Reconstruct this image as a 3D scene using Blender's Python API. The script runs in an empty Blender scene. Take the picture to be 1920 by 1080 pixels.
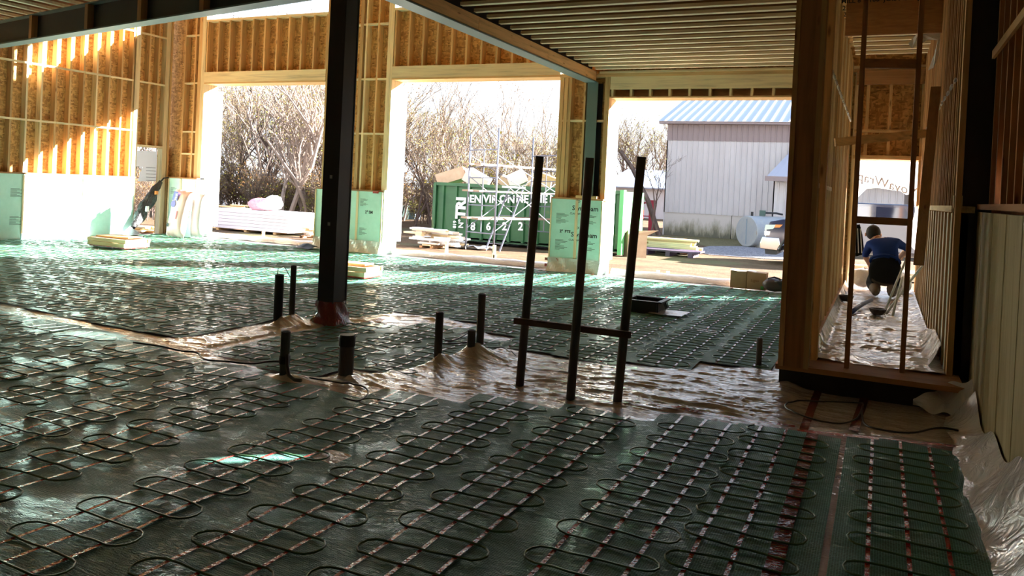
import bpy, bmesh, math, random
import numpy as np
from mathutils import Vector, Matrix

random.seed(7)
R = math.radians
scene = bpy.context.scene
COL = scene.collection

# ------------------------------------------------------------------ camera
F_PX, CX, CY, CAM_H = 1476.0, 960.0, 369.0, 1.5
YAW, PITCH, ROLL = R(25.17), R(0.696), R(2.739)
_f = Vector((-math.sin(YAW)*math.cos(PITCH), math.cos(YAW)*math.cos(PITCH), -math.sin(PITCH)))
_r0 = Vector((math.cos(YAW), math.sin(YAW), 0)); _u0 = _r0.cross(_f)
_r = _r0*math.cos(ROLL)+_u0*math.sin(ROLL); _u = _r.cross(_f)
cam_d = bpy.data.cameras.new('camera'); cam = bpy.data.objects.new('camera', cam_d); COL.objects.link(cam)
cam_d.sensor_width = 36.0; cam_d.lens = 36.0*F_PX/1920.0
cam_d.shift_y = -(540.0-CY)/1920.0
cam_d.clip_start = 0.05; cam_d.clip_end = 400
M = Matrix((( _r.x, _u.x, -_f.x), (_r.y, _u.y, -_f.y), (_r.z, _u.z, -_f.z)))
cam.matrix_world = Matrix.Translation((0, 0, CAM_H)) @ M.to_4x4()
scene.camera = cam

# ------------------------------------------------------------------ sky, sun, exposure
world = bpy.data.worlds.new('world'); scene.world = world; world.use_nodes = True
wn = world.node_tree; wn.nodes.clear()
wo = wn.nodes.new('ShaderNodeOutputWorld'); wb = wn.nodes.new('ShaderNodeBackground')
wt = wn.nodes.new('ShaderNodeTexCoord'); ws = wn.nodes.new('ShaderNodeSeparateXYZ'); wr = wn.nodes.new('ShaderNodeValToRGB')
wn.links.new(wt.outputs['Generated'], ws.inputs[0]); wn.links.new(ws.outputs['Z'], wr.inputs[0])
wr.color_ramp.elements[0].position = 0.0; wr.color_ramp.elements[0].color = (0.93, 0.97, 1.0, 1)
wr.color_ramp.elements[1].position = 0.75; wr.color_ramp.elements[1].color = (0.52, 0.70, 1.0, 1)
wn.links.new(wr.outputs[0], wb.inputs[0]); wb.inputs[1].default_value = 1.5
wn.links.new(wb.outputs[0], wo.inputs[0])
SUN_DIR = Vector((1.0, 0.86, 0.45)).normalized()
sun_d = bpy.data.lights.new('sun', 'SUN'); sun_d.energy = 50.0; sun_d.color = (1.0, 0.96, 0.91); sun_d.angle = R(0.6)
sun = bpy.data.objects.new('sun', sun_d); COL.objects.link(sun)
sun.rotation_euler = SUN_DIR.to_track_quat('Z', 'Y').to_euler(); sun.location = (30, 20, 12)
vs = scene.view_settings
vs.view_transform = 'Standard'; vs.look = 'None'; vs.gamma = 1.0; vs.use_curve_mapping = False
vs.exposure = 0.35

# ------------------------------------------------------------------ pixel helpers (photo pixel -> place it touches)
def ray(x, y): return _f + _r*((x-CX)/F_PX) - _u*((y-CY)/F_PX)
O = Vector((0, 0, CAM_H))
def PZ(x, y, z=0.0): d = ray(x, y); return O + d*((z-CAM_H)/d.z)
def PY(x, y, Y): d = ray(x, y); return O + d*(Y/d.y)
def PX(x, y, X): d = ray(x, y); return O + d*(X/d.x)
def gz(Y): return -0.10 - 0.32*min(1, max(0, (Y-15.0)/9.0))
def G(x, y):
    p = PZ(x, y, -0.1)
    for _ in range(12): p = PZ(x, y, gz(p.y))
    return p

# ------------------------------------------------------------------ mesh helpers
class MB:
    def __init__(s): s.v = []; s.f = []
    def add(s, vs_, fs):
        o = len(s.v); s.v += [tuple(v) for v in vs_]; s.f += [tuple(i+o for i in f) for f in fs]; return s
    def box(s, x0, x1, y0, y1, z0, z1):
        return s.add([(x0,y0,z0),(x1,y0,z0),(x1,y1,z0),(x0,y1,z0),(x0,y0,z1),(x1,y0,z1),(x1,y1,z1),(x0,y1,z1)],
                     [(0,3,2,1),(4,5,6,7),(0,1,5,4),(1,2,6,5),(2,3,7,6),(3,0,4,7)])
    def obox(s, c, size, rot=None):
        m = rot or Matrix.Identity(3); c = Vector(c); h = [q/2 for q in size]
        vv = [c + m @ Vector((sx*h[0], sy*h[1], sz*h[2])) for sz in (-1,1) for sx,sy in ((-1,-1),(1,-1),(1,1),(-1,1))]
        return s.add(vv, [(0,3,2,1),(4,5,6,7),(0,1,5,4),(1,2,6,5),(2,3,7,6),(3,0,4,7)])
    def beam(s, a, b, w, h, up=(0,0,1)):
        a = Vector(a); b = Vector(b); d = (b-a); L = d.length; d.normalize(); u = Vector(up)
        if abs(d.dot(u)) > .98: u = Vector((0,1,0))
        x = d.cross(u).normalized(); z = x.cross(d)
        m = Matrix((x, d, z)).transposed()
        return s.obox((a+b)/2, (w, L, h), m)
    def tube(s, pts, r, n=6, cap=True, r1=None):
        pts = [Vector(p) for p in pts]; o = len(s.v); N = len(pts); prev = None
        for i, p in enumerate(pts):
            t = (pts[min(i+1, N-1)]-pts[max(i-1, 0)])
            if t.length < 1e-9: t = Vector((0,0,1))
            t.normalize()
            if prev is None:
                a = Vector((0,0,1)) if abs(t.z) < .9 else Vector((1,0,0))
                x = t.cross(a).normalized()
            else:
                x = (prev - t*prev.dot(t)); x = x.normalized() if x.length > 1e-6 else t.orthogonal().normalized()
            prev = x; y = t.cross(x)
            rr = r if r1 is None else r+(r1-r)*i/max(1, N-1)
            for k in range(n):
                an = 2*math.pi*k/n; s.v.append(tuple(p + x*(rr*math.cos(an)) + y*(rr*math.sin(an))))
        for i in range(N-1):
            for k in range(n):
                k2 = (k+1) % n; s.f.append((o+i*n+k, o+i*n+k2, o+(i+1)*n+k2, o+(i+1)*n+k))
        if cap and n > 2:
            s.f.append(tuple(o+k for k in reversed(range(n)))); s.f.append(tuple(o+(N-1)*n+k for k in range(n)))
        return s
    def lathe(s, c, prof, n=20, axis='Z'):
        o = len(s.v); c = Vector(c)
        for (r, h) in prof:
            for k in range(n):
                an = 2*math.pi*k/n; p = (r*math.cos(an), r*math.sin(an), h)
                if axis == 'Y': p = (p[0], p[2], p[1])
                if axis == 'X': p = (p[2], p[0], p[1])
                s.v.append(tuple(c+Vector(p)))
        for i in range(len(prof)-1):
            for k in range(n):
                k2 = (k+1) % n; s.f.append((o+i*n+k, o+i*n+k2, o+(i+1)*n+k2, o+(i+1)*n+k))
        s.f.append(tuple(o+k for k in reversed(range(n)))); s.f.append(tuple(o+(len(prof)-1)*n+k for k in range(n)))
        return s
    def prism(s, poly, y0, y1):          # poly of (x,z) extruded along y
        n = len(poly)
        vv = [(x, y0, z) for x, z in poly]+[(x, y1, z) for x, z in poly]
        ff = [tuple(range(n)), tuple(reversed(range(n, 2*n)))]+[(i, i+n, (i+1) % n+n, (i+1) % n) for i in range(n)]
        return s.add(vv, ff)
    def prismz(s, poly, z0, z1):
        n = len(poly)
        vv = [(x, y, z0) for x, y in poly]+[(x, y, z1) for x, y in poly]
        ff = [tuple(reversed(range(n))), tuple(range(n, 2*n))]+[(i, (i+1) % n, (i+1) % n+n, i+n) for i in range(n)]
        return s.add(vv, ff)
    def grid(s, xs, ys, zf):
        X, Y = np.meshgrid(np.array(xs), np.array(ys)); Z = zf(X, Y); o = len(s.v); nx = len(xs); ny = len(ys)
        s.v += list(zip(X.ravel().tolist(), Y.ravel().tolist(), Z.ravel().tolist()))
        s.f += [(o+j*nx+i, o+j*nx+i+1, o+(j+1)*nx+i+1, o+(j+1)*nx+i) for j in range(ny-1) for i in range(nx-1)]
        return s

def mesh_obj(name, mb, mat, parent=None, smooth=False, bevel=0, solid=0):
    me = bpy.data.meshes.new(name); off = Vector(parent['_o']) if parent is not None and '_o' in parent else Vector((0,0,0))
    vv = mb.v if off.length == 0 else [(a-off.x, b-off.y, c-off.z) for a, b, c in mb.v]
    me.from_pydata(vv, [], mb.f); me.materials.append(mat)
    if smooth: me.polygons.foreach_set('use_smooth', [True]*len(me.polygons))
    me.update()
    o = bpy.data.objects.new(name, me); COL.objects.link(o)
    if parent is not None: o.parent = parent
    if bevel:
        b = o.modifiers.new('bevel', 'BEVEL'); b.width = bevel; b.segments = 2; b.limit_method = 'ANGLE'
    if solid:
        b = o.modifiers.new('solid', 'SOLIDIFY'); b.thickness = solid; b.offset = 0
    return o
def part(name, mb, mat, parent, **k): return mesh_obj(name, mb, mat, parent, **k)
def tag(o, label, cat=None, group=None, kind=None):
    o['label'] = label
    if cat: o['category'] = cat
    if group: o['group'] = group
    if kind: o['kind'] = kind
    return o
ROOTS = []
def thing(name, label, cat, loc=(0,0,0), group=None, kind=None):
    o = bpy.data.objects.new(name, None); COL.objects.link(o); o.location = loc; o['_o'] = tuple(loc); o.empty_display_size = .1
    ROOTS.append(o); return tag(o, label, cat, group, kind)
def sub(name, mb, mat, parent_part, root, **k):      # sub-part of a part; coordinates in world, shifted by the root's origin
    o = mesh_obj(name, mb, mat, root, **k); o.parent = parent_part; return o
def solo(name, mb, mat, label, cat, group=None, kind=None, **k):
    return tag(mesh_obj(name, mb, mat, None, **k), label, cat, group, kind)
def text_mesh(body, size, mapf, thick=0.0, align='LEFT', mb=None):
    cu = bpy.data.curves.new('t', 'FONT'); cu.body = body; cu.size = size; cu.align_x = align; cu.offset = thick*size; cu.resolution_u = 2
    ob = bpy.data.objects.new('t', cu); COL.objects.link(ob)
    me = bpy.data.meshes.new_from_object(ob)
    mb = mb or MB()
    mb.add([mapf(v.co.x, v.co.y) for v in me.vertices], [tuple(p.vertices) for p in me.polygons])
    bpy.data.objects.remove(ob); bpy.data.curves.remove(cu); bpy.data.meshes.remove(me)
    return mb

# ------------------------------------------------------------------ materials
MATS = {}
def base(name, col, rough=.6, metal=0., spec=.5, coat=0., trans=0.):
    m = bpy.data.materials.new(name); m.use_nodes = True; b = m.node_tree.nodes['Principled BSDF']
    b.inputs['Base Color'].default_value = (*col, 1); b.inputs['Roughness'].default_value = rough; b.inputs['Metallic'].default_value = metal
    b.inputs['Specular IOR Level'].default_value = spec; b.inputs['Coat Weight'].default_value = coat; b.inputs['Coat Roughness'].default_value = .06
    b.inputs['Transmission Weight'].default_value = trans
    MATS[name] = m; return m
def nn(m, t, **k):
    n = m.node_tree.nodes.new(t)
    for a, v in k.items(): setattr(n, a, v)
    return n
def lk(m, a, b): m.node_tree.links.new(a, b)
def pb(m): return m.node_tree.nodes['Principled BSDF']
def coords(m, scale=(1,1,1), rnd=0.0):
    tc = nn(m, 'ShaderNodeTexCoord'); mp = nn(m, 'ShaderNodeMapping'); mp.inputs['Scale'].default_value = scale
    if rnd:
        oi = nn(m, 'ShaderNodeObjectInfo'); mu = nn(m, 'ShaderNodeMath', operation='MULTIPLY'); mu.inputs[1].default_value = rnd
        ad = nn(m, 'ShaderNodeVectorMath', operation='ADD'); lk(m, oi.outputs['Random'], mu.inputs[0]); lk(m, tc.outputs['Object'], ad.inputs[0]); lk(m, mu.outputs[0], ad.inputs[1])
        lk(m, ad.outputs[0], mp.inputs['Vector'])
    else: lk(m, tc.outputs['Object'], mp.inputs['Vector'])
    return mp.outputs[0]
def ramp(m, fac, stops):
    r = nn(m, 'ShaderNodeValToRGB'); e = r.color_ramp.elements
    while len(e) < len(stops): e.new(.5)
    for i, (p, c) in enumerate(stops): e[i].position = p; e[i].color = (*c, 1) if len(c) == 3 else c
    lk(m, fac, r.inputs[0]); return r.outputs[0]
def noise(m, vec, sc, det=4, rough=.6, dist=0.):
    n = nn(m, 'ShaderNodeTexNoise'); n.inputs['Scale'].default_value = sc; n.inputs['Detail'].default_value = det; n.inputs['Roughness'].default_value = rough; n.inputs['Distortion'].default_value = dist
    lk(m, vec, n.inputs['Vector']); return n.outputs['Fac']
def mixc(m, a, b, fac, mode='MIX'):
    x = nn(m, 'ShaderNodeMix', data_type='RGBA', blend_type=mode)
    for s, v in ((x.inputs['Factor'], fac), (x.inputs['A'], a), (x.inputs['B'], b)):
        if isinstance(v, (int, float)): s.default_value = v
        elif isinstance(v, tuple): s.default_value = (*v, 1)
        else: lk(m, v, s)
    return x.outputs['Result']
def bump(m, h, strength=.3, dist=.01):
    b = nn(m, 'ShaderNodeBump'); b.inputs['Strength'].default_value = strength; b.inputs['Distance'].default_value = dist
    lk(m, h, b.inputs['Height']); lk(m, b.outputs[0], pb(m).inputs['Normal']); lk(m, b.outputs[0], pb(m).inputs['Coat Normal'])
def setc(m, c): lk(m, c, pb(m).inputs['Base Color'])
def shade(c, f): return tuple(min(1, x*f) for x in c)

def wood(name, col, axis='Z', rough=.65, knots=True, var=.35):
    m = base(name, col, rough, spec=.3)
    sc = {'X': (1.2, 22, 22), 'Y': (22, 1.2, 22), 'Z': (22, 22, 1.2)}[axis]
    v = coords(m, sc, 13.0)
    g = noise(m, v, 1.0, 5, .6, .6)
    c = ramp(m, g, [(.3, shade(col, .72)), (.5, col), (.72, shade(col, 1.15))])
    if knots:
        vo = nn(m, 'ShaderNodeTexVoronoi'); vo.inputs['Scale'].default_value = 1.0
        kv = coords(m, {'X': (2.2, 9, 9), 'Y': (9, 2.2, 9), 'Z': (9, 9, 2.2)}[axis], 7.0); lk(m, kv, vo.inputs['Vector'])
        k = ramp(m, vo.outputs['Distance'], [(.05, (.25, .12, .05)), (.14, (1, 1, 1))]); c = mixc(m, c, k, .75, 'MULTIPLY')
    oi = nn(m, 'ShaderNodeObjectInfo'); rr = ramp(m, oi.outputs['Random'], [(0, (1-var,)*3), (1, (1.0, .97, .93))])
    c = mixc(m, c, rr, 1.0, 'MULTIPLY'); setc(m, c); bump(m, g, .15, .004); return m
WOODC = (.78, .50, .24)
for a in 'XYZ': wood('wood'+a, WOODC, a)
for a in 'XYZ': wood('pale'+a, (.92, .75, .48), a, knots=False, var=.2)
for a in 'XYZ': wood('brown'+a, (.50, .26, .12), a)
wood('wood_block', (.70, .50, .27), 'Z'); wood('darkwood', (.16, .10, .07), 'X')

m = base('osb', (.5, .3, .12), .75, spec=.25)
def flake(scale, off):
    v = coords(m, scale, off); vo = nn(m, 'ShaderNodeTexVoronoi'); vo.inputs['Scale'].default_value = 1.0; vo.inputs['Randomness'].default_value = 1.0; lk(m, v, vo.inputs['Vector'])
    s = nn(m, 'ShaderNodeSeparateXYZ'); lk(m, vo.outputs['Color'], s.inputs[0]); return s.outputs[0]
fa = flake((30, 30, 9), 5.0); fb = flake((11, 11, 34), 9.0)
nz = noise(m, coords(m, (1, 1, 1)), 12, 3)
cA = ramp(m, fa, [(0, (0.419, 0.209, 0.075)), (.45, (0.628, 0.344, 0.128)), (1, (0.837, 0.508, 0.209))])
cB = ramp(m, fb, [(0, (0.338, 0.163, 0.058)), (.5, (0.673, 0.374, 0.135)), (1, (0.867, 0.538, 0.224))])
setc(m, mixc(m, cA, cB, ramp(m, nz, [(.45, (0,)*3), (.55, (1,)*3)]))); bump(m, fb, .4, .004)

m = base('plywood', (.36, .17, .07), .6); setc(m, ramp(m, noise(m, coords(m, (2, 2, 14)), 2, 5, .6, 1.5), [(.3, (.40, .18, .075)), (.7, (.58, .30, .13))]))
m = base('foam_green', (.42, .74, .62), .55); setc(m, ramp(m, noise(m, coords(m, (1, 1, 1)), 6, 4), [(.3, (.48, .80, .71)), (.7, (.58, .88, .80))]))
m = base('foam_pale', (.70, .86, .80), .6)
base('foam_pink', (.84, .77, .82), .6); wood('joist_web', (.34, .165, .08), 'X', knots=False); wood('joist_flange', (.95, .82, .58), 'X', knots=False, var=.15)
base('print_black', (.03, .035, .035), .6); base('print_grey', (.12, .2, .17), .6); base('print_white', (.85, .87, .86), .5)
base('print_violet', (.12, .09, .42), .5); base('print_blue', (.08, .1, .45), .5); base('print_red', (.7, .04, .06), .4); base('print_wrapgrey', (.30, .30, .32), .6)
m = base('wrap_white', (.82, .82, .84), .45); bump(m, noise(m, coords(m, (1, 1, 1)), 9, 3), .25, .02)
m = base('wrap_thin', (.86, .86, .88), .45); tr = nn(m, 'ShaderNodeBsdfTranslucent'); tr.inputs[0].default_value = (.9, .9, .9, 1); ms = nn(m, 'ShaderNodeMixShader'); ms.inputs[0].default_value = .55
lk(m, pb(m).outputs[0], ms.inputs[1]); lk(m, tr.outputs[0], ms.inputs[2]); lk(m, ms.outputs[0], m.node_tree.nodes['Material Output'].inputs[0])
# polythene sheet: milky, glossy, wrinkled
m = base('film', (.66, .55, .50), .14, spec=.7, coat=.8)
v = coords(m, (1, 1, 1)); n1 = noise(m, coords(m, (7, 13, 7)), 1.0, 3, .55, 1.2); n2 = noise(m, coords(m, (26, 60, 26)), 1.0, 2, .5, .8)
setc(m, ramp(m, noise(m, v, 2.5, 5, .7), [(.3, (.52, .43, .39)), (.65, (.72, .62, .57))]))
rdg = ramp(m, noise(m, coords(m, (5, 16, 5)), 1.0, 4, .6, 1.6), [(.40, (0,)*3), (.5, (1,)*3), (.60, (0,)*3)])
bump(m, mixc(m, mixc(m, n1, rdg, .45), n2, .03), .25, .03)
m = base('film_clear', (.72, .70, .70), .2, spec=.6, coat=.4); bump(m, noise(m, coords(m, (6, 6, 6)), 1.0, 3, .6, 1.5), .6, .03)
# woven green mat under clear film
m = base('mat_mesh', (.2, .4, .32), .5, spec=.10, coat=.42)
tc = nn(m, 'ShaderNodeTexCoord'); sp = nn(m, 'ShaderNodeSeparateXYZ'); lk(m, tc.outputs['Object'], sp.inputs[0])
def line(axis_out, freq):
    a = nn(m, 'ShaderNodeMath', operation='MULTIPLY'); a.inputs[1].default_value = freq; lk(m, axis_out, a.inputs[0])
    f = nn(m, 'ShaderNodeMath', operation='FRACT'); lk(m, a.outputs[0], f.inputs[0])
    g = nn(m, 'ShaderNodeMath', operation='LESS_THAN'); g.inputs[1].default_value = .20; lk(m, f.outputs[0], g.inputs[0]); return g.outputs[0]
gx = line(sp.outputs[0], 95.0); gy = line(sp.outputs[1], 75.0)
mx = nn(m, 'ShaderNodeMath', operation='MAXIMUM'); lk(m, gx, mx.inputs[0]); lk(m, gy, mx.inputs[1])
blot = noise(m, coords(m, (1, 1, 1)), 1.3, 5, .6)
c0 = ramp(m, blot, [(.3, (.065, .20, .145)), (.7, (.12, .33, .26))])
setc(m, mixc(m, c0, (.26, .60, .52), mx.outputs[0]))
wr1 = noise(m, coords(m, (7, 21, 7)), 1.0, 4, .6, 1.4); wr2 = noise(m, coords(m, (30, 45, 30)), 1.0, 2, .5, .3)
ridge = ramp(m, wr1, [(.38, (0,)*3), (.5, (1,)*3), (.62, (0,)*3)])
wr3 = noise(m, coords(m, (16, 55, 16)), 1.0, 3, .6, 1.8)
def thin(f, w): return ramp(m, f, [(.5-w, (0,)*3), (.5, (1,)*3), (.5+w, (0,)*3)])
msk = ramp(m, noise(m, coords(m, (1.6, 2.2, 1.6)), 1.0, 2), [(.42, (0,)*3), (.6, (1,)*3)])
hh = mixc(m, thin(wr1, .075), mixc(m, (0., 0., 0.), thin(wr3, .10), msk), .4)
hh = mixc(m, mixc(m, hh, wr1, .25), wr2, .035)
bump(m, hh, .9, .020)
m = base('cable', (.075, .20, .08), .35, spec=.5)
m = base('tape_red', (.42, .025, .02), .16, spec=.6, coat=.6); bump(m, noise(m, coords(m, (60, 60, 60)), 1, 2), .5, .01)
m = base('tape_wide', (.22, .02, .02), .2, spec=.6, coat=.5); bump(m, noise(m, coords(m, (25, 60, 25)), 1, 2), .6, .015)
base('steel_dark', (.022, .022, .026), .45, metal=.0, spec=.5); base('steel_teal', (.13, .19, .19), .5); base('hole_grey', (.35, .35, .36), .5)
base('pipe_dark', (.085, .08, .077), .4); base('pipe_black', (.015, .015, .017), .35); base('cord_black', (.01, .01, .011), .4); base('pipe_white', (.62, .62, .58), .4)
m = base('concrete', (.45, .43, .41), .85); cc = noise(m, coords(m, (1, 1, 1)), 3, 6, .7); setc(m, ramp(m, cc, [(.3, (.34, .32, .30)), (.7, (.55, .52, .50))])); bump(m, cc, .3, .01)
m = base('curb_black', (.02, .019, .019), .7)
m = base('plank_paint', (.40, .38, .26), .6, spec=.35)
v = coords(m, (10, 10, .9), 11.0); g = noise(m, v, 1, 5, .65, .8); c = ramp(m, g, [(.25, (.30, .235, .11)), (.55, (.44, .365, .19)), (.8, (.51, .44, .25))])
w = noise(m, coords(m, (5, 5, 3), 3.0), 1.2, 5, .75, .6); c = mixc(m, c, (.13, .07, .035), ramp(m, w, [(.66, (0,)*3), (.72, (1,)*3)])); setc(m, c); bump(m, g, .2, .005)
# ground
m = base('dirt', (.42, .30, .19), .95, spec=.2)
v = coords(m, (1, 1, 1)); a = noise(m, v, 1.2, 8, .7); b = noise(m, v, 14, 6, .75)
c = mixc(m, ramp(m, a, [(.35, (.115, .068, .038)), (.65, (.21, .145, .092))]), ramp(m, b, [(.35, (.45, .35, .25)), (.7, (1.15, 1.1, 1.0))]), .8, 'MULTIPLY')
gr = noise(m, v, .35, 3, .5); c = mixc(m, c, (.13, .12, .06), ramp(m, gr, [(.52, (0,)*3), (.62, (.6,)*3)])); setc(m, c); bump(m, mixc(m, a, b, .5), 1.0, .08)
m = base('gravel', (.42, .40, .42), .9, spec=.2); vo = nn(m, 'ShaderNodeTexVoronoi'); vo.inputs['Scale'].default_value = 22; lk(m, coords(m), vo.inputs['Vector'])
sgr = nn(m, 'ShaderNodeSeparateXYZ'); lk(m, vo.outputs['Color'], sgr.inputs[0]); setc(m, ramp(m, sgr.outputs[0], [(0, (.13, .125, .14)), (.6, (.21, .20, .22)), (1, (.32, .31, .33))])); bump(m, vo.outputs['Distance'], .8, .03)
m = base('grass_ground', (.33, .30, .16), .95, spec=.1); b = noise(m, coords(m), 9, 7, .8); setc(m, ramp(m, b, [(.3, (.10, .095, .045)), (.55, (.22, .19, .10)), (.75, (.32, .27, .17))])); bump(m, b, 1, .1)
m = base('siding', (.73, .70, .71), .5, spec=.4); nz = noise(m, coords(m, (1, 1, .3)), 1.5, 5); setc(m, ramp(m, nz, [(.3, (.50, .475, .485)), (.7, (.58, .555, .565))]))
base('siding_band', (.27, .21, .215), .5); base('metal_roof', (.36, .41, .52), .45, metal=.1); base('roof_grey', (.36, .36, .42), .45); base('seam_dark', (.12, .1, .1), .7)
m = base('conc_mossy', (.5, .47, .44), .9); v = coords(m, (1, 1, 1)); zc = nn(m, 'ShaderNodeTexCoord'); sz = nn(m, 'ShaderNodeSeparateXYZ'); lk(m, zc.outputs['Object'], sz.inputs[0])
st = noise(m, coords(m, (3, 3, .8)), 1.2, 6, .7)
mr = nn(m, 'ShaderNodeMapRange'); lk(m, sz.outputs[2], mr.inputs[0]); mr.inputs[1].default_value = 0; mr.inputs[2].default_value = 1.0; mr.inputs[3].default_value = .42; mr.inputs[4].default_value = -.2
ads = nn(m, 'ShaderNodeMath', operation='ADD'); lk(m, st, ads.inputs[0]); lk(m, mr.outputs[0], ads.inputs[1])
setc(m, ramp(m, ads.outputs[0], [(.45, (.56, .52, .49)), (.7, (.30, .28, .21)), (.85, (.13, .125, .09))]))
m = base('dumpster_green', (.035, .17, .06), .45); d = noise(m, coords(m, (1, 1, 1.4)), .8, 5, .65); c = ramp(m, d, [(.35, (.015, .085, .028)), (.58, (.025, .115, .037)), (.68, (.14, .15, .035)), (.8, (.18, .145, .05))]); setc(m, c)
base('dumpster_dark', (.012, .06, .022), .5); base('dumpster_light', (.10, .42, .14), .45)  # lighter green: sunlight on the container's right end put into the colour
m = base('cardboard', (.50, .34, .22), .8); setc(m, ramp(m, noise(m, coords(m), 4, 4), [(.3, (.45, .30, .19)), (.7, (.56, .39, .26))])); base('cardboard_dark', (.30, .17, .10), .8)
base('card_pale', (.72, .60, .52), .8)
m = base('bark', (.16, .105, .08), .9, spec=.1); setc(m, ramp(m, noise(m, coords(m, (1, 1, .3)), 6, 4), [(.3, (.07, .05, .045)), (.7, (.20, .145, .12))]))
base('twig', (.175, .13, .095), .9, spec=.1); base('bark_pale', (.33, .26, .215), .8, spec=.15); base('leaf_yellow', (.36, .29, .06), .7); base('leaf_rust', (.42, .21, .06), .8); base('leaf_green', (.35, .36, .05), .7)
base('scaf_steel', (.17, .18, .23), .4, metal=.4); base('alu', (.26, .27, .30), .4, metal=.4); base('plank_grey', (.22, .155, .11), .7)
m = base('tank_grey', (.46, .50, .54), .45); t = noise(m, coords(m, (2, 2, 1.2)), 2, 6, .7); setc(m, ramp(m, t, [(.35, (.27, .30, .34)), (.62, (.33, .345, .35)), (.72, (.27, .19, .11)), (.85, (.18, .10, .05))]))
base('truck_paint', (.012, .016, .05), .12, spec=.6, coat=1.0); base('chrome', (.75, .75, .76), .15, metal=1.0); base('tyre', (.03, .028, .027), .85); base('rim', (.55, .55, .56), .3, metal=.7); base('glass_dark', (.02, .025, .05), .05, spec=.8, coat=.6)
base('plastic_black', (.02, .02, .021), .5); base('lamp_orange', (.75, .25, .06), .3); base('lamp_clear', (.55, .62, .58), .12); base('truck_grey', (.26, .25, .27), .4)
base('red_paint', (.35, .02, .05), .4); base('bin_green', (.04, .09, .08), .5); base('bin_blue', (.20, .26, .32), .5); base('sign_violet', (.30, .28, .50), .5)
m = base('bag_pink', (.84, .56, .53), .35, coat=.2); bump(m, noise(m, coords(m), 9, 3), .3, .02)
m = base('bag_grey', (.62, .66, .64), .4); bump(m, noise(m, coords(m), 9, 3), .3, .02)
m = base('tarp_black', (.02, .02, .022), .28, coat=.3); bump(m, noise(m, coords(m), 16, 4, .6, 1), .8, .03)
m = base('tarp_grey', (.20, .20, .25), .5); base('cloth_blue', (.015, .035, .16), .9, spec=.1); base('cloth_black', (.012, .012, .013), .9, spec=.1); base('skin', (.50, .27, .18), .55); base('hair', (.012, .009, .008), .8); base('sole', (.10, .07, .05), .8)
base('cloth_check', (.5, .5, .52), .8); base('hose_blue', (.02, .04, .16), .4); base('pot_brown', (.05, .03, .025), .5); base('house_white', (.80, .79, .80), .6); base('snow_white', (.85, .85, .86), .5)
m = base('insulation_pink', (.80, .42, .46), .95); bump(m, noise(m, coords(m), 14, 4), 1, .04)
base('pallet_purple', (.07, .035, .075), .7); base('vehicle_red', (.5, .02, .03), .25, coat=.6)
A = MATS

# ================================================================== STRUCTURE
def interp(xs, L): L = sorted(L); return np.interp(xs, [p[0] for p in L], [p[1] for p in L])
NEAR = [(.49,5.62),(-.4,5.38),(-.75,5.42),(-1.76,5.1),(-2.49,4.93),(-2.96,4.7),(-3.44,4.48),(-3.8,4.46),(-4.46,4.55),(-5.16,4.67),(-5.91,4.77),(-7.09,4.95),(-7.97,4.99),(-12,5.3),(-16,5.6)]
FAR = [(.6,7.2),(-.7,7.2),(-1.01,7.21),(-1.81,6.65),(-2.5,6.5),(-3.17,6.66),(-3.6,7.25),(-4.3,7.7),(-4.9,7.6),(-5.25,7.1),(-5.45,5.5),(-5.77,5.1),(-6.51,5.12),(-7.5,5.2),(-8.42,5.3),(-12,5.6),(-16,5.9)]
MIDLO = [(-5.12,5.05),(-4.52,4.68),(-3.9,4.64),(-3.56,4.82),(-3.45,5.15),(-3.2,5.85),(-3.12,6.6)]
MIDHI = [(-5.12,6.15),(-4.8,6.75),(-4.32,7.35),(-3.57,6.95),(-3.12,6.6)]
def h_floor(x, y):     # gentle waves of the laid mats
    return (.004*np.sin(3.1*x+1.7*y+.5)+.0035*np.sin(-2.3*x+4.9*y+1.1)+.003*np.sin(7.7*x+9.1*y)+.0025*np.sin(11.3*y-5.2*x+2)
            +.005*np.maximum(0, 1-np.abs(np.sin(2.2*y+.9*np.sin(1.7*x)+.6*x))*3))
def h1(x, y): return float(h_floor(np.float64(x), np.float64(y)))
def creases(x, y, s=0.0):
    z = np.zeros_like(x)
    wx = x+.10*np.sin(5*y+s)+.06*np.sin(11*y+3*x); wy = y+.08*np.sin(4*x+1+s)+.05*np.sin(9*x-2*y)
    for k, (a, b, ph, am) in enumerate([(1.2,8,.3,1),(-3.1,11,1.9,.8),(3.9,14,2.7,.7),(-6,19,.8,.5),(8,9,4,.5),(2,27,5.1,.35),(-9,23,2.2,.3),(14,31,1.1,.22),(-5,47,3.3,.2)]):
        z += am*np.maximum(0, 1-1.5*np.abs(np.sin(.5*(a*wx+b*wy)+ph+s*k)))
    return z
def folds(x, y, s=0.0):
    z = np.zeros_like(x)
    wy = y+.09*np.sin(2.3*x+1+s)+.05*np.sin(5.1*x-3*y+2*s)+.025*np.sin(11*x+4*y); wx = x+.12*np.sin(3.1*y+s)
    for k, (a, b, ph, am, gx, gy) in enumerate([(1.5,17,.3,1.0,2.1,3.0),(-3.0,23,1.9,.9,-2.7,4.1),(5.5,26,2.7,.7,3.3,-5.0),(-7,33,.8,.6,-4.1,6.0),(2,45,5.1,.45,5.0,7.0),(-4,58,2.2,.35,-6.0,8.0),(12,30,4.0,.4,3.0,9.0),(-15,28,1.0,.35,4.4,-3)]):
        g = np.clip(.55+np.sin(gx*wx+gy*wy+ph*3+s)*.9, 0, 1)
        z += am*g*np.maximum(0, 1-1.9*np.abs(np.sin(.5*(a*wx+b*wy)+ph+s*k)))**1.3
    return z
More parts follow.
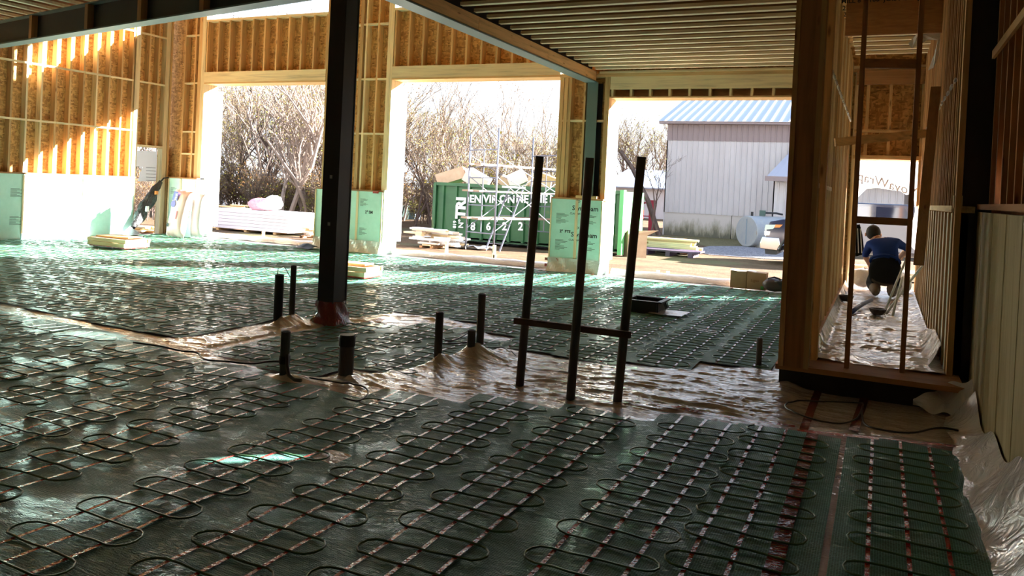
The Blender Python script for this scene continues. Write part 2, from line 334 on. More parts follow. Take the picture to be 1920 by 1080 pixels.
PIPES = [(532,712,'t',.36,.035),(648,703,'c',.30,.055),(820,684,'p',.44,.034),(882,678,'p',.27,.036),(898,674,'p',.57,.034),(1422,688,'p',.26,.026),(520,612,'w',.52,.045),(546,608,'p',.60,.030)]
PIPE_XY = [(PZ(a, b).x, PZ(a, b).y) for a, b, *_ in PIPES]

ground = MB()
ys = [13.92, 14.5, 15, 16, 17, 18, 19, 20, 21, 22, 23, 24, 28, 34, 50, 90, 200]
ground.grid([-120,-60,-40,-30,-25,-20,-16,-12,-8,-4,0,4,8,12,20,40,90], ys, lambda X, Y: np.vectorize(gz)(Y))
g_o = solo('ground', ground, A['dirt'], 'bare brown dirt ground outside the building', 'ground', kind='structure')
ground2 = MB(); ground2.box(-120, -15.72, -20, 13.92, -.3, -.1); ground2.box(.72, 90, -20, 13.92, -.3, -.1)
mesh_obj('side_ground', ground2, A['dirt'], g_o)
gp = MB(); poly = [(1140,470),(1225,466),(1330,455),(1480,455),(1500,482),(1440,474),(1300,476)]
pts = [G(*p) for p in [(1330,478),(1290,470),(1330,462),(1500,462),(1520,490),(1440,486)]]
gp.add([(p.x, p.y, p.z+.015) for p in pts], [tuple(range(len(pts)))[::-1]]); solo('gravel_patch', gp, A['gravel'], 'grey gravel patch in front of the pale metal shed', 'gravel', kind='structure')
gg = MB(); pts = [G(*p) for p in [(1180,452),(1235,441),(1445,450),(1470,462),(1330,464),(1300,456)]]
gg.add([(p.x, p.y, p.z+.01) for p in pts], [tuple(range(len(pts)))[::-1]]); solo('grass_strip', gg, A['grass_ground'], 'dry mossy grass strip along the foot of the shed', 'grass', kind='structure')

fl = MB(); fl.box(-15.7, .70, -3, 13.92, -.3, -.012)
floor = solo('floor', fl, A['concrete'], 'building floor under the heating mats and plastic sheet', 'floor', kind='structure')

# ---- far wall with the garage openings
YI, YO = 13.5, 13.92
def struct_empty(name, label): return thing(name, label, 'wall', (0, 0, 0), kind='structure')
wb_ = struct_empty('wall_back', 'far stud wall with three large garage openings and foam faced piers')
def stud(par, x0, x1, y0, y1, z0, z1, mat='woodZ', name='stud'): return part(name, MB().box(x0, x1, y0, y1, z0, z1), A[mat], par)
PIERS = [(-15.62, -14.38), (-10.87, -9.18), (-5.47, -4.51), (-1.37, -.42)]
TOPZ = 6.0
for (a, b) in PIERS[:2]:
    part('sheathing', MB().box(a, b, 13.66, 13.69, 1.3, TOPZ), A['osb'], wb_)
part('sheathing', MB().box(-5.47, -4.51, 13.66, 13.69, 1.3, 3.7), A['osb'], wb_)
part('sheathing', MB().box(-1.37, .66, 13.66, 13.69, 2.24, 3.7), A['osb'], wb_)
part('sheathing', MB().box(-1.37, -.42, 13.66, 13.69, 0, 2.24), A['osb'], wb_)
for (a, b, z0) in ((-14.38, -10.87, 3.56), (-9.18, -5.47, 3.58)):
    part('sheathing', MB().box(a, b, 13.66, 13.69, z0+.2, 5.0), A['osb'], wb_)
    part('header', MB().box(a+.002, b-.002, YI-.01, YI+.06, z0+.03, z0+.27), A['paleX'], wb_)
    part('header_trim', MB().box(a+.002, b-.002, YI-.015, YO, z0-.005, z0+.03), A['woodX'], wb_)
    part('top_plate', MB().box(a, b, YI, YO, 5.0, 5.05), A['paleX'], wb_)
    n = int(round((b-a)/.34))
    for i in range(n+1):
        x = a+.02+(b-a-.06)*i/n; stud(wb_, x, x+.038, YI, 13.66, z0+.27, 5.0)
# opening over the corridor-side bay
part('sheathing', MB().box(-4.51, -1.37, 13.66, 13.69, 3.2, 3.7), A['plywood'], wb_)
part('header', MB().box(-4.5, -1.37, YI-.01, YI+.06, 3.335, 3.56), A['paleX'], wb_)
part('header_trim', MB().box(-4.5, -1.37, YI-.015, YO, 3.18, 3.205), A['woodX'], wb_)
for i in range(10): stud(wb_, -4.48+i*.345, -4.44+i*.345, YI, 13.62, 3.205, 3.335, 'paleZ', 'block')
part('top_plate', MB().box(-5.47, .66, YI-.03, 13.66, 3.56, 3.62), A['woodX'], wb_); part('top_plate', MB().box(-4.7, .66, YI-.05, 13.66, 3.62, 3.66), A['paleX'], wb_)
# pier studs and blocking
def pier_frame(a, b, z0, z1, xs, girts):
    for x, w in xs: stud(wb_, x, x+w, YI, 13.66, z0, z1, random.choice(['woodZ', 'woodZ', 'paleZ']))
    for z in girts: part('girt', MB().box(a+.04, b-.04, YI+.004, YI+.09, z, z+.038), A['paleX'], wb_)
pier_frame(-15.1, -14.38, 1.32, TOPZ, [(-15.06,.045),(-14.72,.038),(-14.60,.10),(-14.50,.12)], [1.9, 2.42, 3.56, 4.68])
pier_frame(-10.87, -9.18, 1.30, TOPZ, [(-10.87,.06),(-10.80,.05),(-10.4,.038),(-10.02,.038),(-9.98,.038),(-9.88,.04),(-9.58,.038),(-9.32,.14)], [2.45, 3.58, 4.72])
pier_frame(-5.47, -4.51, 1.36, 3.6, [(-5.47,.075),(-5.385,.075),(-5.30,.06),(-5.0,.038),(-4.60,.09)], [2.75])
pier_frame(-1.37, -.42, .1, 3.56, [(-1.37,.04),(-1.0,.04),(-.7,.04),(-.47,.045)], [])
# sunlit jamb liners, white building wrap folded into the openings
for x, z1, zz in ((-14.38, 3.555, 0), (-9.18, 3.575, 0), (-4.51, 3.18, 0)):
    part('jamb', MB().box(x-.03, x+.004, 13.62, YO, 1.3, z1), A['paleZ'], wb_)
    part('wrap', MB().box(x-.02, x+.012, YO-.10, YO+.16, .25, z1-.12), A['wrap_white'], wb_)
    part('jamb_foam', MB().box(x-.05, x+.006, 13.42, YO, 0, 1.31), A['foam_pale'], wb_)
for x, z1 in ((-10.87, 3.555), (-5.47, 3.575), (-1.37, 3.18)):
    part('jamb', MB().box(x-.004, x+.03, 13.60, YO, 0, z1), A['woodZ'], wb_)
# exterior cladding so the piers are solid from outside
for (a, b) in PIERS: part('exterior_wrap', MB().box(a, b, 13.69, YO, 0, TOPZ if b < -6 else 3.7), A['wrap_white'], wb_)
for (a, b, z0, z1) in ((-14.38, -10.87, 3.6, 5.0), (-9.18, -5.47, 3.6, 5.0), (-4.51, -1.37, 3.2, 3.7), (-.42, .66, 2.26, 3.7)): part('exterior_wrap', MB().box(a, b, 13.69, YO, z0, z1), A['wrap_white'], wb_)
# foam faced knee piers
def foam_print(par, x0, z0, y, big=True, sc=1.0):
    mp = lambda ox, oz: (lambda u, v: (ox+u, y, oz+v))
    if big:
        mb = text_mesh('Styrofoam', .12*sc, mp(x0+.30*sc, z0+.28*sc), .02); text_mesh('CLADMATE', .05*sc, mp(x0+.26*sc, z0+.20*sc), .01, mb=mb)
        text_mesh('C', .06*sc, mp(x0+.36*sc, z0+.02*sc), .02, mb=mb); text_mesh('+D', .06*sc, mp(x0+.37*sc, z0+.42*sc), .03, mb=mb)
        part('printed_text', mb, A['print_black'], par)
    mb = MB()
    for k in range(9):
        w = .16+.08*math.sin(k*1.3); mb.box(x0, x0+w*sc, y-.0005, y, z0+(.20-.022*k)*sc, z0+(.209-.022*k)*sc)
    part('printed_lines', mb, A['print_grey'], par)
for pi, (a, b, zt) in enumerate(((-15.28, -14.38, 1.33), (-10.92, -9.20, 1.27), (-5.5, -4.5, 1.33))):
    part('concrete_core', MB().box(a+.02, b-.02, 13.45, YO, 0, zt-.03), A['concrete'], wb_)
    part('sill_plate', MB().box(a, b, 13.40, 13.7, zt, zt+.03), A['brownX'], wb_)
    cuts = {0: [a, -14.88, b], 1: [a, -10.35, -9.82, b], 2: [a, -4.99, b]}[pi]
    for c0, c1 in zip(cuts[:-1], cuts[1:]):
        part('foam_panel', MB().box(c0+.012, c1-.012, 13.40, 13.45, .0, zt), A['foam_green'], wb_)
    for c in cuts:
        part('furring_strip', MB().box(max(a, c-.025), min(b, c+.025), 13.385, 13.41, .22, zt-.01), A['paleZ'], wb_)
foam_print(wb_, -5.38, .86, 13.398); foam_print(wb_, -5.38, .38, 13.398); foam_print(wb_, -4.85, .86, 13.398, False); foam_print(wb_, -4.85, .38, 13.398, False)
part('printed_text', text_mesh('2"  FTE', .07, lambda u, v: (-5.30+u, 13.397, .72+v), .04), A['print_black'], wb_)
for x in (-10.3, -9.75, -10.75):
    foam_print(wb_, x, .95, 13.398, False, .8); foam_print(wb_, x, .35, 13.398, False, .8)
part('printed_text', text_mesh('2" SM', .08, lambda u, v: (-9.62+u, 13.397, .82+v), .04), A['print_black'], wb_)
foam_print(wb_, -15.2, .95, 13.398, False, .8); foam_print(wb_, -14.8, .85, 13.398, False, .8); foam_print(wb_, -14.72, .4, 13.398, False, .7)
for (x0, x1, z0, z1) in ((-9.42, -9.26, .02, .07), (-9.42, -9.26, .12, .17), (-5.56, -5.22, .08, .13), (-5.56, -5.3, .19, .24), (-9.44, -9.3, 1.24, 1.29)):
    part('red_tape', MB().box(x0, x1, 13.376, 13.384, z0, z1), A['tape_red'], wb_)
for a, b in ((-10.9, -9.2), (-5.5, -4.5)):
    o = part('film_skirt', MB().grid(np.linspace(a, b, 30), np.linspace(0, 1, 6), lambda X, T: T*.26+0*X), A['film_clear'], wb_)
    for v in o.data.vertices: t = v.co.y; v.co.y = 13.37-.10*(1-t)**2+.012*math.sin(v.co.x*23+t*5)
# second building text on wrap
part('printed_logo', text_mesh('M', .22, lambda u, v: (-4.497, 13.96+u*.55, 2.1+v), .06), A['print_violet'], wb_)
part('printed_logo', MB().box(-4.499, -4.496, 13.97, 14.06, 2.36, 2.56).box(-4.499, -4.496, 13.97, 14.07, 2.02, 2.05), A['print_violet'], wb_)
part('printed_logo', text_mesh('M', .12, lambda u, v: (-4.497, 13.97+u*.8, 1.84+v), .02), A['print_wrapgrey'], wb_)
part('printed_logo', text_mesh('102', .13, lambda u, v: (-9.166, 13.86+u*.8, 2.05+v-u*.2), .01), A['print_wrapgrey'], wb_)

# ---- left wall
XI, XO = -15.45, -15.62
wl = struct_empty('wall_left', 'long left stud wall with foam knee panels and a side doorway')
for i in range(14):
    y0 = -3+i*1.22; y1 = min(y0+1.215, 12.6)
    if y0 < 12.6: part('sheathing', MB().box(XO, -15.59, y0, y1, 1.3, TOPZ), A['osb'], wl)
part('sheathing', MB().box(XO, -15.59, 12.6, 13.5, 2.06, TOPZ), A['osb'], wl); part('sheathing', MB().box(XO, -15.59, 13.33, 13.66, 0, 2.06), A['osb'], wl)
y = -2.8
while y < 12.4:
    stud(wl, -15.59, XI, y, y+.038, 1.33, TOPZ, random.choice(['woodZ', 'woodZ', 'paleZ'])); y += .305
for y0, w, z0 in ((12.42, .038, 1.3), (12.50, .12, 0), (12.85, .038, 2.06), (13.10, .038, 2.06), (13.32, .12, 0), (13.46, .05, 0)): stud(wl, -15.59, XI+.006, y0, y0+w, z0, TOPZ, 'woodZ' if w < .1 else 'paleZ')
for z in (2.36, 3.49, 4.6):
    for y0 in np.arange(-2.76, 12.3, .61): part('girt', MB().box(-15.50, XI+.008, y0, min(y0+.605, 12.46), z, z+.038), A['paleY'], wl)
    for y0, y1 in ((12.62, 13.32),):
        if z > 3: part('girt', MB().box(-15.50, XI+.008, y0, y1, z, z+.038), A['paleY'], wl)
part('door_head', MB().box(-15.6, XI+.01, 12.62, 13.32, 2.02, 2.07), A['paleY'], wl)
for i in range(12):
    y0 = -3+i*1.3; y1 = min(y0+1.28, 12.55)
    if y1 > y0: part('foam_panel', MB().box(-15.5, -15.40, y0, y1, 0, 1.30), A['foam_green'], wl); part('furring_strip', MB().box(-15.405, -15.385, y0-.02, y0+.02, .12, 1.28), A['paleZ'], wl)
part('sill_plate', MB().box(-15.6, -15.38, -3, 12.56, 1.30, 1.33), A['brownY'], wl)
for i, y in enumerate((9.3, 9.75, 10.15)):
    mb = MB()
    for zc in (1.0, .45):
        for k in range(8): mb.box(-15.399, -15.398, y, y+.18+.06*math.sin(k*2.1), zc-.022*k, zc+.009-.022*k)
    part('printed_lines', mb, A['print_grey'], wl)
# ---- right side walls
wr_ = struct_empty('wall_right', 'right wall of weathered painted planks below open studs')
YP = [7.36, 6.71, 6.09, 5.46, 4.86, 4.2, 3.6, 3.0, 2.4, 1.8, 1.2, .6, 0, -.6, -1.2, -1.8, -2.4, -3]
for y1, y0 in zip(YP[:-1], YP[1:]): part('plank', MB().box(.67, .70, y0+.012, y1-.012, .03, 1.48), A['plank_paint'], wr_, bevel=.004)
part('base_strip', MB().box(.655, .672, -3, 7.2, 0, .05), A['brownY'], wr_)
part('cap_plate', MB().box(.66, .80, -3, 7.0, 1.50, 1.54), A['brownY'], wr_)
for (a, b, c, d) in ((-3, 6.37, 0, 4.1), (6.49, 7.4, 0, 4.1), (6.37, 6.49, 0, 1.565), (6.37, 6.49, 1.79, 4.1)): part('sheathing', MB().box(.86, .88, a, b, c, d), A['plywood'], wr_)  # unseen gap left between pieces, added to throw a sun patch on the floor
part('end_panel', MB().box(.66, .88, 7.36, 7.4, 0, 4.1), A['plywood'], wr_)
part('backing', MB().box(.705, .72, -3, 7.4, 0, 1.48), A['curb_black'], wr_)
for y in np.arange(-2.8, 7.0, .3): stud(wr_, .72, .86, y, y+.038, 1.54, 4.0, 'brownZ')
part('strapping', MB().beam((.70, 6.85, 2.66), (.70, -2.9, 2.66), .02, .06), A['woodY'], wr_)
# ---- corridor walls
ZC = .20
wc = struct_empty('wall_corridor_right', 'right stud wall of the narrow corridor with pale foam strips')
for i, y in enumerate(np.arange(7.02, 13.45, .40)):
    stud(wc, .50, .61, y, y+.038, ZC, 1.47, 'woodZ'); stud(wc, .50, .64, y+.02, y+.058, 1.52, 3.8, random.choice(['brownZ', 'woodZ']))
    if y < 13.1:
        stud(wc, .50, .64, y+.20, y+.238, 1.52, 3.8, 'woodZ')
        part('foam_strip', MB().box(.508, .62, y+.09, y+.25, ZC, 1.46), A['foam_pale'], wc)
part('sill_plate', MB().box(.49, .65, 7.0, 13.45, 1.47, 1.52), A['paleY'], wc)
part('sheathing', MB().box(.65, .67, 7.3, 13.9, 0, 4.0), A['plywood'], wc)
for z0 in (2.55,):
    for y in np.arange(7.4, 13.2, .4): part('plastic_tuft', MB().tube([(.495, y+.02*k, z0+.012*math.sin(k*2+y*9)) for k in range(-3, 6)], .012, 5), A['film_clear'], wc)
wc2 = struct_empty('wall_corridor_left', 'left open stud wall of the narrow corridor')
for i, y in enumerate(np.arange(7.0, 13.45, .40)):
    stud(wc2, -.64, -.50, y, y+.038, ZC+.04, 3.7, random.choice(['woodZ', 'woodZ', 'paleZ']))
for y in (7.12, 7.5): stud(wc2, -.64, -.50, y, y+.038, ZC+.04, 3.7, 'brownZ')
part('bottom_plate', MB().box(-.65, -.48, 6.62, 13.45, ZC, ZC+.04), A['brownY'], wc2)
part('girt', MB().box(-.56, -.49, 7.05, 9.0, 1.62, 1.66), A['paleY'], wc2)
for z0 in (2.75,):
    for y in np.arange(7.6, 13.0, .4): part('plastic_tuft', MB().tube([(-.49, y+.03*k, z0+.014*math.sin(k*2+y*9)) for k in range(-3, 6)], .012, 5), A['film_clear'], wc2)
wf = struct_empty('wall_corridor_front', 'rough doorway frame of studs on a dark curb at the corridor mouth')
for k, x in enumerate((-.68, -.64, -.495)): stud(wf, x, x+(.038 if k != 1 else .145), 6.50+(.0 if k != 1 else .012), 6.64, ZC, 3.75, 'brownZ' if k == 1 else 'woodZ', 'post_ply')
stud(wf, -.455, -.41, 6.7, 6.84, ZC+.04, 3.75, 'woodZ')
stud(wf, -.208, -.172, 6.70, 6.79, ZC, 3.8, 'brownZ'); stud(wf, .185, .221, 6.80, 6.89, ZC, 3.8, 'brownZ'); stud(wf, .51, .55, 6.92, 7.02, ZC, 3.8, 'woodZ')
part('rail', MB().beam((-.19, 6.74, 1.375), (.20, 6.84, 1.375), .04, .055), A['brownX'], wf)
part('rail', MB().beam((-.19, 6.74, 2.60), (.20, 6.84, 2.60), .04, .07), A['brownX'], wf)
part('bottom_plate', MB().box(-.70, .60, 6.52, 7.0, ZC-.03, ZC+.01), A['brownX'], wf)
part('curb', MB().box(-.68, .66, 6.62, 7.2, -.01, ZC-.03), A['curb_black'], wf)
part('film_apron', MB().grid(np.linspace(-.46, .5, 20), np.linspace(6.9, 7.6, 10), lambda X, Y: .21+.10*(Y-6.9)*0+.012*creases(X, Y, 2)), A['film_clear'], wf, smooth=True)
cf = MB(); cf.box(-.48, .66, 7.2, 13.92, -.01, ZC-.02); cfl = solo('corridor_floor', cf, A['concrete'], 'raised floor slab of the narrow corridor', 'floor', kind='structure')
part('corridor_header', MB().box(-.48, .50, 9.8, 9.84, 3.42, 3.85), A['plywood'], wc2)
part('far_header', MB().box(-.45, .5, 13.40, 13.46, 3.36, 3.58), A['brownX'], wc2)
for x in (-.30, .02, .38): stud(wc2, x, x+.045, 13.44, 13.5, 2.26, 3.36, 'woodZ')
part('far_girt', MB().box(-.45, .5, 13.40, 13.5, 2.62, 2.66), A['woodX'], wc2); part('far_lintel', MB().box(-.45, .66, 13.38, YO, 2.2, 2.26), A['woodX'], wc2)
part('far_jamb', MB().box(.47, .66, 13.40, 13.5, 1.5, 3.4), A['woodZ'], wc2); part('far_jamb', MB().box(-.44, -.40, 13.42, 13.5, .2, 2.2), A['paleZ'], wc2)
brace = MB().beam((-.50, 9.3, 2.16), (.50, 9.75, 2.32), .04, .09); solo('diagonal_brace', brace, A['woodX'], 'loose board braced slantwise across the corridor', 'board')
ld = MB().beam((.43, 8.9, 2.7), (.34, 8.35, .95), .09, .03); solo('leaning_board', ld, A['brownZ'], 'board leaning against the corridor right wall studs', 'board')
# closing walls and upper storey
wk = MB().box(-15.7, .9, -3.12, -3, -.1, 6.2); solo('wall_front', wk, A['plywood'], 'plain wall behind the viewer', 'wall', kind='structure')
ceil = thing('ceiling', 'ceiling of wooden I joists under plywood decking', 'ceiling', (0, 0, 0), kind='structure')
part('deck', MB().box(-4.98, .90, -3, 13.69, 3.97, 4.0), A['osb'], ceil)
part('deck', MB().prismz([(-15.65, -3), (-4.75, -3), (-4.75, 6.7), (-15.65, 8.8)], 4.16, 4.19), A['osb'], ceil)
part('rim_board', MB().box(-4.98, .66, 13.56, 13.69, 3.62, 4.0), A['osb'], ceil)
part('high_roof', MB().box(-15.7, -4.7, 6.4, YO, TOPZ, TOPZ+.1), A['osb'], ceil)
part('upper_wall', MB().box(-4.98, -4.9, 6.4, YO, 3.97, TOPZ), A['osb'], ceil)
part('upper_wall', MB().beam((-4.9, 6.85, 5.09), (-15.6, 8.88, 5.09), .06, 1.8), A['osb'], ceil)
part('upper_plate', MB().box(-15.6, -4.9, 13.5, YO, 5.85, 6.0), A['paleX'], ceil)
def ijoist(p0, p1, zb, hgt=.30, print_=None):
    a = Vector(p0); b = Vector(p1); ax = 'X' if abs(b.x-a.x) > abs(b.y-a.y) else 'Y'
    j = part('joist', MB().beam((a.x, a.y, zb+hgt/2), (b.x, b.y, zb+hgt/2), .012, hgt-.06), A['joist_web'], ceil)
    fl_ = MB(); fl_.beam((a.x, a.y, zb+.02), (b.x, b.y, zb+.02), .078, .04); fl_.beam((a.x, a.y, zb+hgt-.019), (b.x, b.y, zb+hgt-.019), .062, .038)
    sub('flange', fl_, A['joist_flange'], j, ceil)
    if print_:
        x0, body = print_
        sub('printed_text', text_mesh(body, .075, lambda u, v: (x0+u, a.y-.008, zb+.12+v), .02), A['print_black'], j, ceil)
yj = 13.28; k = 0
TXT = 'AJS-20   SCC-CS 15K-11AA CCMC-12787-R 10-28-19 12:12  APA MILL 8  1100  JOIST  ALLJOIST MADE IN CANADA  AJS-20'
while yj > -2.8:
    pr = (-4.4+.9*((k*7) % 4), TXT) if 7.6 < yj < 11.3 else None
    ijoist((-4.72, yj), (-.62 if yj > 6.5 else .70, yj), 3.665, .30, pr); yj -= .352; k += 1
for yj in np.arange(9.95, 13.3, .352): ijoist((-.48, yj), (.62, yj), 3.78, .2)
for i in range(26):
    x = -15.2+i*.405; ijoist((x, -2.9), (x, 6.75+(-4.9-x)*.19), 3.86, .30)

# ---- structural steel
st = thing('steel_column', 'dark steel column wrapped with red tape at its foot', 'column', (-5.08, 6.57, 0))
part('flange', MB().box(-5.18, -4.98, 6.46, 6.475, 0, 3.84), A['steel_dark'], st); part('flange', MB().box(-5.18, -4.98, 6.665, 6.68, 0, 3.84), A['steel_dark'], st)
part('web', MB().box(-5.088, -5.072, 6.475, 6.665, 0, 3.84), A['steel_dark'], st)
part('side_plate', MB().box(-5.0, -4.985, 6.475, 6.665, .1, 3.6), A['steel_dark'], st)
for z in (1.02, 1.50): part('bolt_hole', MB().box(-5.09, -5.06, 6.455, 6.461, z, z+.035), A['hole_grey'], st)
mb = MB(); n = 24; rows = 9
for j in range(rows):
    t = j/(rows-1)
    for i in range(n):
        a_ = 2*math.pi*i/n; rr = .135+.07*(1-t)**3+.012*math.sin(5*a_+j); c_ = max(abs(math.cos(a_)), abs(math.sin(a_)))
        mb.v.append((-5.08+rr*math.cos(a_)/c_**.7*.9, 6.57+rr*math.sin(a_)/c_**.7*.9, .005+.24*t))
mb.f = [(j*n+i, j*n+(i+1) % n, (j+1)*n+(i+1) % n, (j+1)*n+i) for j in range(rows-1) for i in range(n)]
part('red_tape_wrap', mb, A['tape_wide'], st, smooth=True)
bm_ = thing('steel_beam', 'long beam of grey steel and timber running to the far wall', 'beam', (-4.86, 6.5, 3.46))
part('bottom_flange', MB().box(-4.98, -4.755, 6.5, 13.5, 3.46, 3.478), A['steel_teal'], bm_); part('web', MB().box(-4.87, -4.86, 6.5, 13.5, 3.478, 3.95), A['steel_dark'], bm_)
for y0, y1 in ((6.5, 8.9), (8.9, 11.2), (11.2, 12.9), (12.9, 13.48)): part('side_timber', MB().box(-4.86, -4.765, y0, y1-.006, 3.49, 3.655), A['woodY'], bm_)
part('side_timber', MB().box(-4.97, -4.88, 6.5, 13.48, 3.49, 3.655), A['woodY'], bm_)
tcol = thing('teal_column', 'slim grey steel column standing inside the middle timber pier', 'column', (-4.82, 13.55, 1.36))
part('flange', MB().box(-4.92, -4.72, 13.46, 13.475, 1.40, 3.46), A['steel_teal'], tcol); part('web', MB().box(-4.825, -4.815, 13.475, 13.62, 1.40, 3.46), A['steel_dark'], tcol); part('flange', MB().box(-4.96, -4.68, 13.62, 13.635, 1.4, 3.46), A['steel_dark'], tcol)
part('base_block', MB().box(-5.02, -4.62, 13.39, 13.66, 1.362, 1.41), A['woodX'], tcol)
A0 = Vector((-4.98, 6.66, 3.46)); B0 = Vector((-15.55, 8.70, 3.46)); dd = (B0-A0).normalized()
bx = thing('cross_beam', 'black steel cross beam with timber blocks on its web', 'beam', tuple(A0))
part('bottom_flange', MB().beam(A0+Vector((0,0,.01)), B0+Vector((0,0,.01)), .20, .02), A['steel_teal'], bx); part('web', MB().beam(A0+Vector((0,0,.20)), B0+Vector((0,0,.20)), .012, .36), A['steel_dark'], bx); part('top_flange', MB().beam(A0+Vector((0,0,.39)), B0+Vector((0,0,.39)), .20, .02), A['steel_teal'], bx)
for s in (1.5, 2.7, 4.15, 5.6, 7.4, 9.2):
    p = A0+dd*s+Vector((0, -.055, .20)); part('web_block', MB().obox(p, (.09, .09, .36), Matrix.Rotation(math.atan2(dd.y, dd.x), 3, 'Z')), A['brownZ'], bx)
rc = thing('corner_column', 'dark steel column between the plank wall and the corridor', 'column', (.66, 7.12, 0))
part('flange', MB().box(.56, .76, 7.02, 7.035, 0, 3.95), A['steel_dark'], rc); part('web', MB().box(.655, .667, 7.035, 7.2, 0, 3.95), A['steel_dark'], rc); part('flange', MB().box(.56, .76, 7.2, 7.215, 0, 3.95), A['steel_dark'], rc)
part('clip_block', MB().box(.50, .56, 6.96, 7.02, 1.50, 1.60), A['paleZ'], rc)

# ================================================================== FLOOR COVERING
def fmask(X, Y):
    d = np.minimum(Y-interp(X, NEAR), interp(X, FAR)-Y)
    m_ = np.clip(d/.18, 0, 1)
    inx = (X > -5.15) & (X < -3.1)
    dm = np.minimum(Y-interp(X, MIDLO), interp(X, MIDHI)-Y)
    m_ = np.where(inx, m_*np.clip(-dm/.15, 0, 1), m_)
    edge = np.clip((X-.50)/.06, 0, 1)*np.clip((Y-1)/.2, 0, 1)
    return np.maximum(m_, edge*.5)
def zfilm(X, Y):
    z = .002+fmask(X, Y)*(.008+.012*folds(X, Y)+.0045*folds(2.3*X+1, 2.0*Y, 1.0))
    smooth_zone = np.clip((X+.55)/.25, 0, 1)*np.clip((Y-5.5)/.2, 0, 1)
    z = z*(1-.75*smooth_zone)
    for (px, py) in PIPE_XY: z += .11*np.exp(-np.hypot(X-px, Y-py)/.11)*np.clip(fmask(X, Y)*2, 0, 1)
    z += .05*np.exp(-((X+.62)/.10)**2)*np.exp(-((Y-6.9)/.55)**2)
    return z
fb_ = MB(); fb_.grid(np.linspace(-5.7, .655, 330), np.linspace(4.3, 8.0, 300), zfilm)
for (x0, x1, y0, y1) in ((-15.38, -5.7, 0, 13.38), (-5.7, .655, 0, 4.3), (-5.7, -.7, 8.0, 13.38)):
    fb_.grid(np.linspace(x0, x1, 40), np.linspace(y0, y1, 40), lambda X, Y: .002+.004*np.sin(9*X)*np.sin(7*Y)*0)
film = mesh_obj('plastic_sheet', fb_, A['film'], floor, smooth=True); film['label'] = 'milky wrinkled plastic sheet'
# sheet turned up against the plank wall
up = MB(); N = 90; rows = 8
for j in range(rows):
    t = j/(rows-1)
    for i in range(N):
        y = 1.2+5.2*i/(N-1)
        up.v.append((.47+.185*t**1.4+.015*math.sin(9*y+4*t)*(1-t)-.02*math.sin(23*y)*t*(1-t), y, .012+(.20+.09*math.sin(1.9*y)+.05*math.sin(6.1*y))*t**2+.012*math.sin(17*y+6*t)*(1-t)*t*3))
up.f = [(j*N+i, j*N+i+1, (j+1)*N+i+1, (j+1)*N+i) for j in range(rows-1) for i in range(N-1)]
solo('sheet_upturn', up, A['film_clear'], 'edge of clear plastic sheet turned up along the plank wall', 'plastic sheet', smooth=True)
up = MB(); N = 20
for j in range(rows):
    t = j/(rows-1)
    for i in range(N):
        s = i/(N-1); up.v.append((.28+.37*s, 6.6-.35*s*(1-t)-.05*math.sin(8*s), .02+(.06+.20*s)*t+.015*math.sin(14*s+5*t)))
up.f = [(j*N+i, j*N+i+1, (j+1)*N+i+1, (j+1)*N+i) for j in range(rows-1) for i in range(N-1)]
solo('sheet_corner', up, A['film_clear'], 'crumpled flap of clear sheet in the corner of curb and plank wall', 'plastic sheet', smooth=True)

PITCH_ROW = .147
ORD = ['first','second','third','fourth','fifth','sixth','seventh','eighth','ninth','tenth','eleventh','twelfth','thirteenth','fourteenth','fifteenth','sixteenth','seventeenth','eighteenth','nineteenth','twentieth','twenty-first','twenty-second','twenty-third','twenty-fourth']
def heating_mat(xl, y0, y1, label, group, wide_tape=False, w=.51, xtra=.06, zlift=0.0):
    t = thing('heating_mat', label, 'heating mat', (xl+w/2, (y0+y1)/2, .01), group)
    ny = max(6, int((y1-y0)/.055)); zoff = .014
    sh = MB(); sh.grid(np.linspace(xl-.06, xl+w+xtra, 12), np.linspace(y0, y1, ny), lambda X, Y: zoff+zlift+h_floor(X, Y))
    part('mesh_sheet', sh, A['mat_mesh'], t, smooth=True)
    r = .0048; pts = []; y = y0+.06; side = 0; rad = PITCH_ROW/2
    while y+PITCH_ROW < y1-.03:
        xa, xb = (xl+rad, xl+w-rad); xs = np.linspace(xa, xb, 6) if side == 0 else np.linspace(xb, xa, 6)
        jit = random.uniform(-.012, .012); sk = random.uniform(-.006, .006)
        for k, x in enumerate(xs): pts.append((x+(jit if k > 2 else 0), y+.003*math.sin(k*1.7+y*9)+sk*k/5))
        cx = xs[-1]+jit; sgn = 1 if side == 0 else -1
        for q in range(1, 6):
            an = -math.pi/2+math.pi*q/6; pts.append((cx+sgn*rad*math.cos(an), y+rad+rad*math.sin(an)))
        y += PITCH_ROW; side = 1-side
    part('heating_cable', MB().tube([(x, yy, zoff+h1(x, yy)+r*1.5+.003*max(0, math.sin(31*x+17*yy))) for x, yy in pts], r, 5), A['cable'], t, smooth=True)
    for k, f in enumerate((.17, .48, .79)):
        tx = xl+w*f; hw = .0095
        if wide_tape and k == 2: hw = .035
        n = max(5, int((y1-y0)/.07)); vv = []
        for i in range(n):
            yy = y0+.02+(y1-y0-.04)*i/(n-1); lift = .0045
            vv += [(tx-hw, yy, zoff+h1(tx-hw, yy)+lift), (tx+hw, yy, zoff+h1(tx+hw, yy)+lift)]
        tb = MB(); tb.add(vv, [(2*i, 2*i+1, 2*i+3, 2*i+2) for i in range(n-1)])
        part('tape_strip', tb, A['tape_wide' if wide_tape and k == 2 else 'tape_red'], t)
    return t
LEFTS = [-.07, -.73, -1.235, -1.865, -2.47, -3.12, -3.90]
while LEFTS[-1] > -7.6: LEFTS.append(LEFTS[-1]-.63)
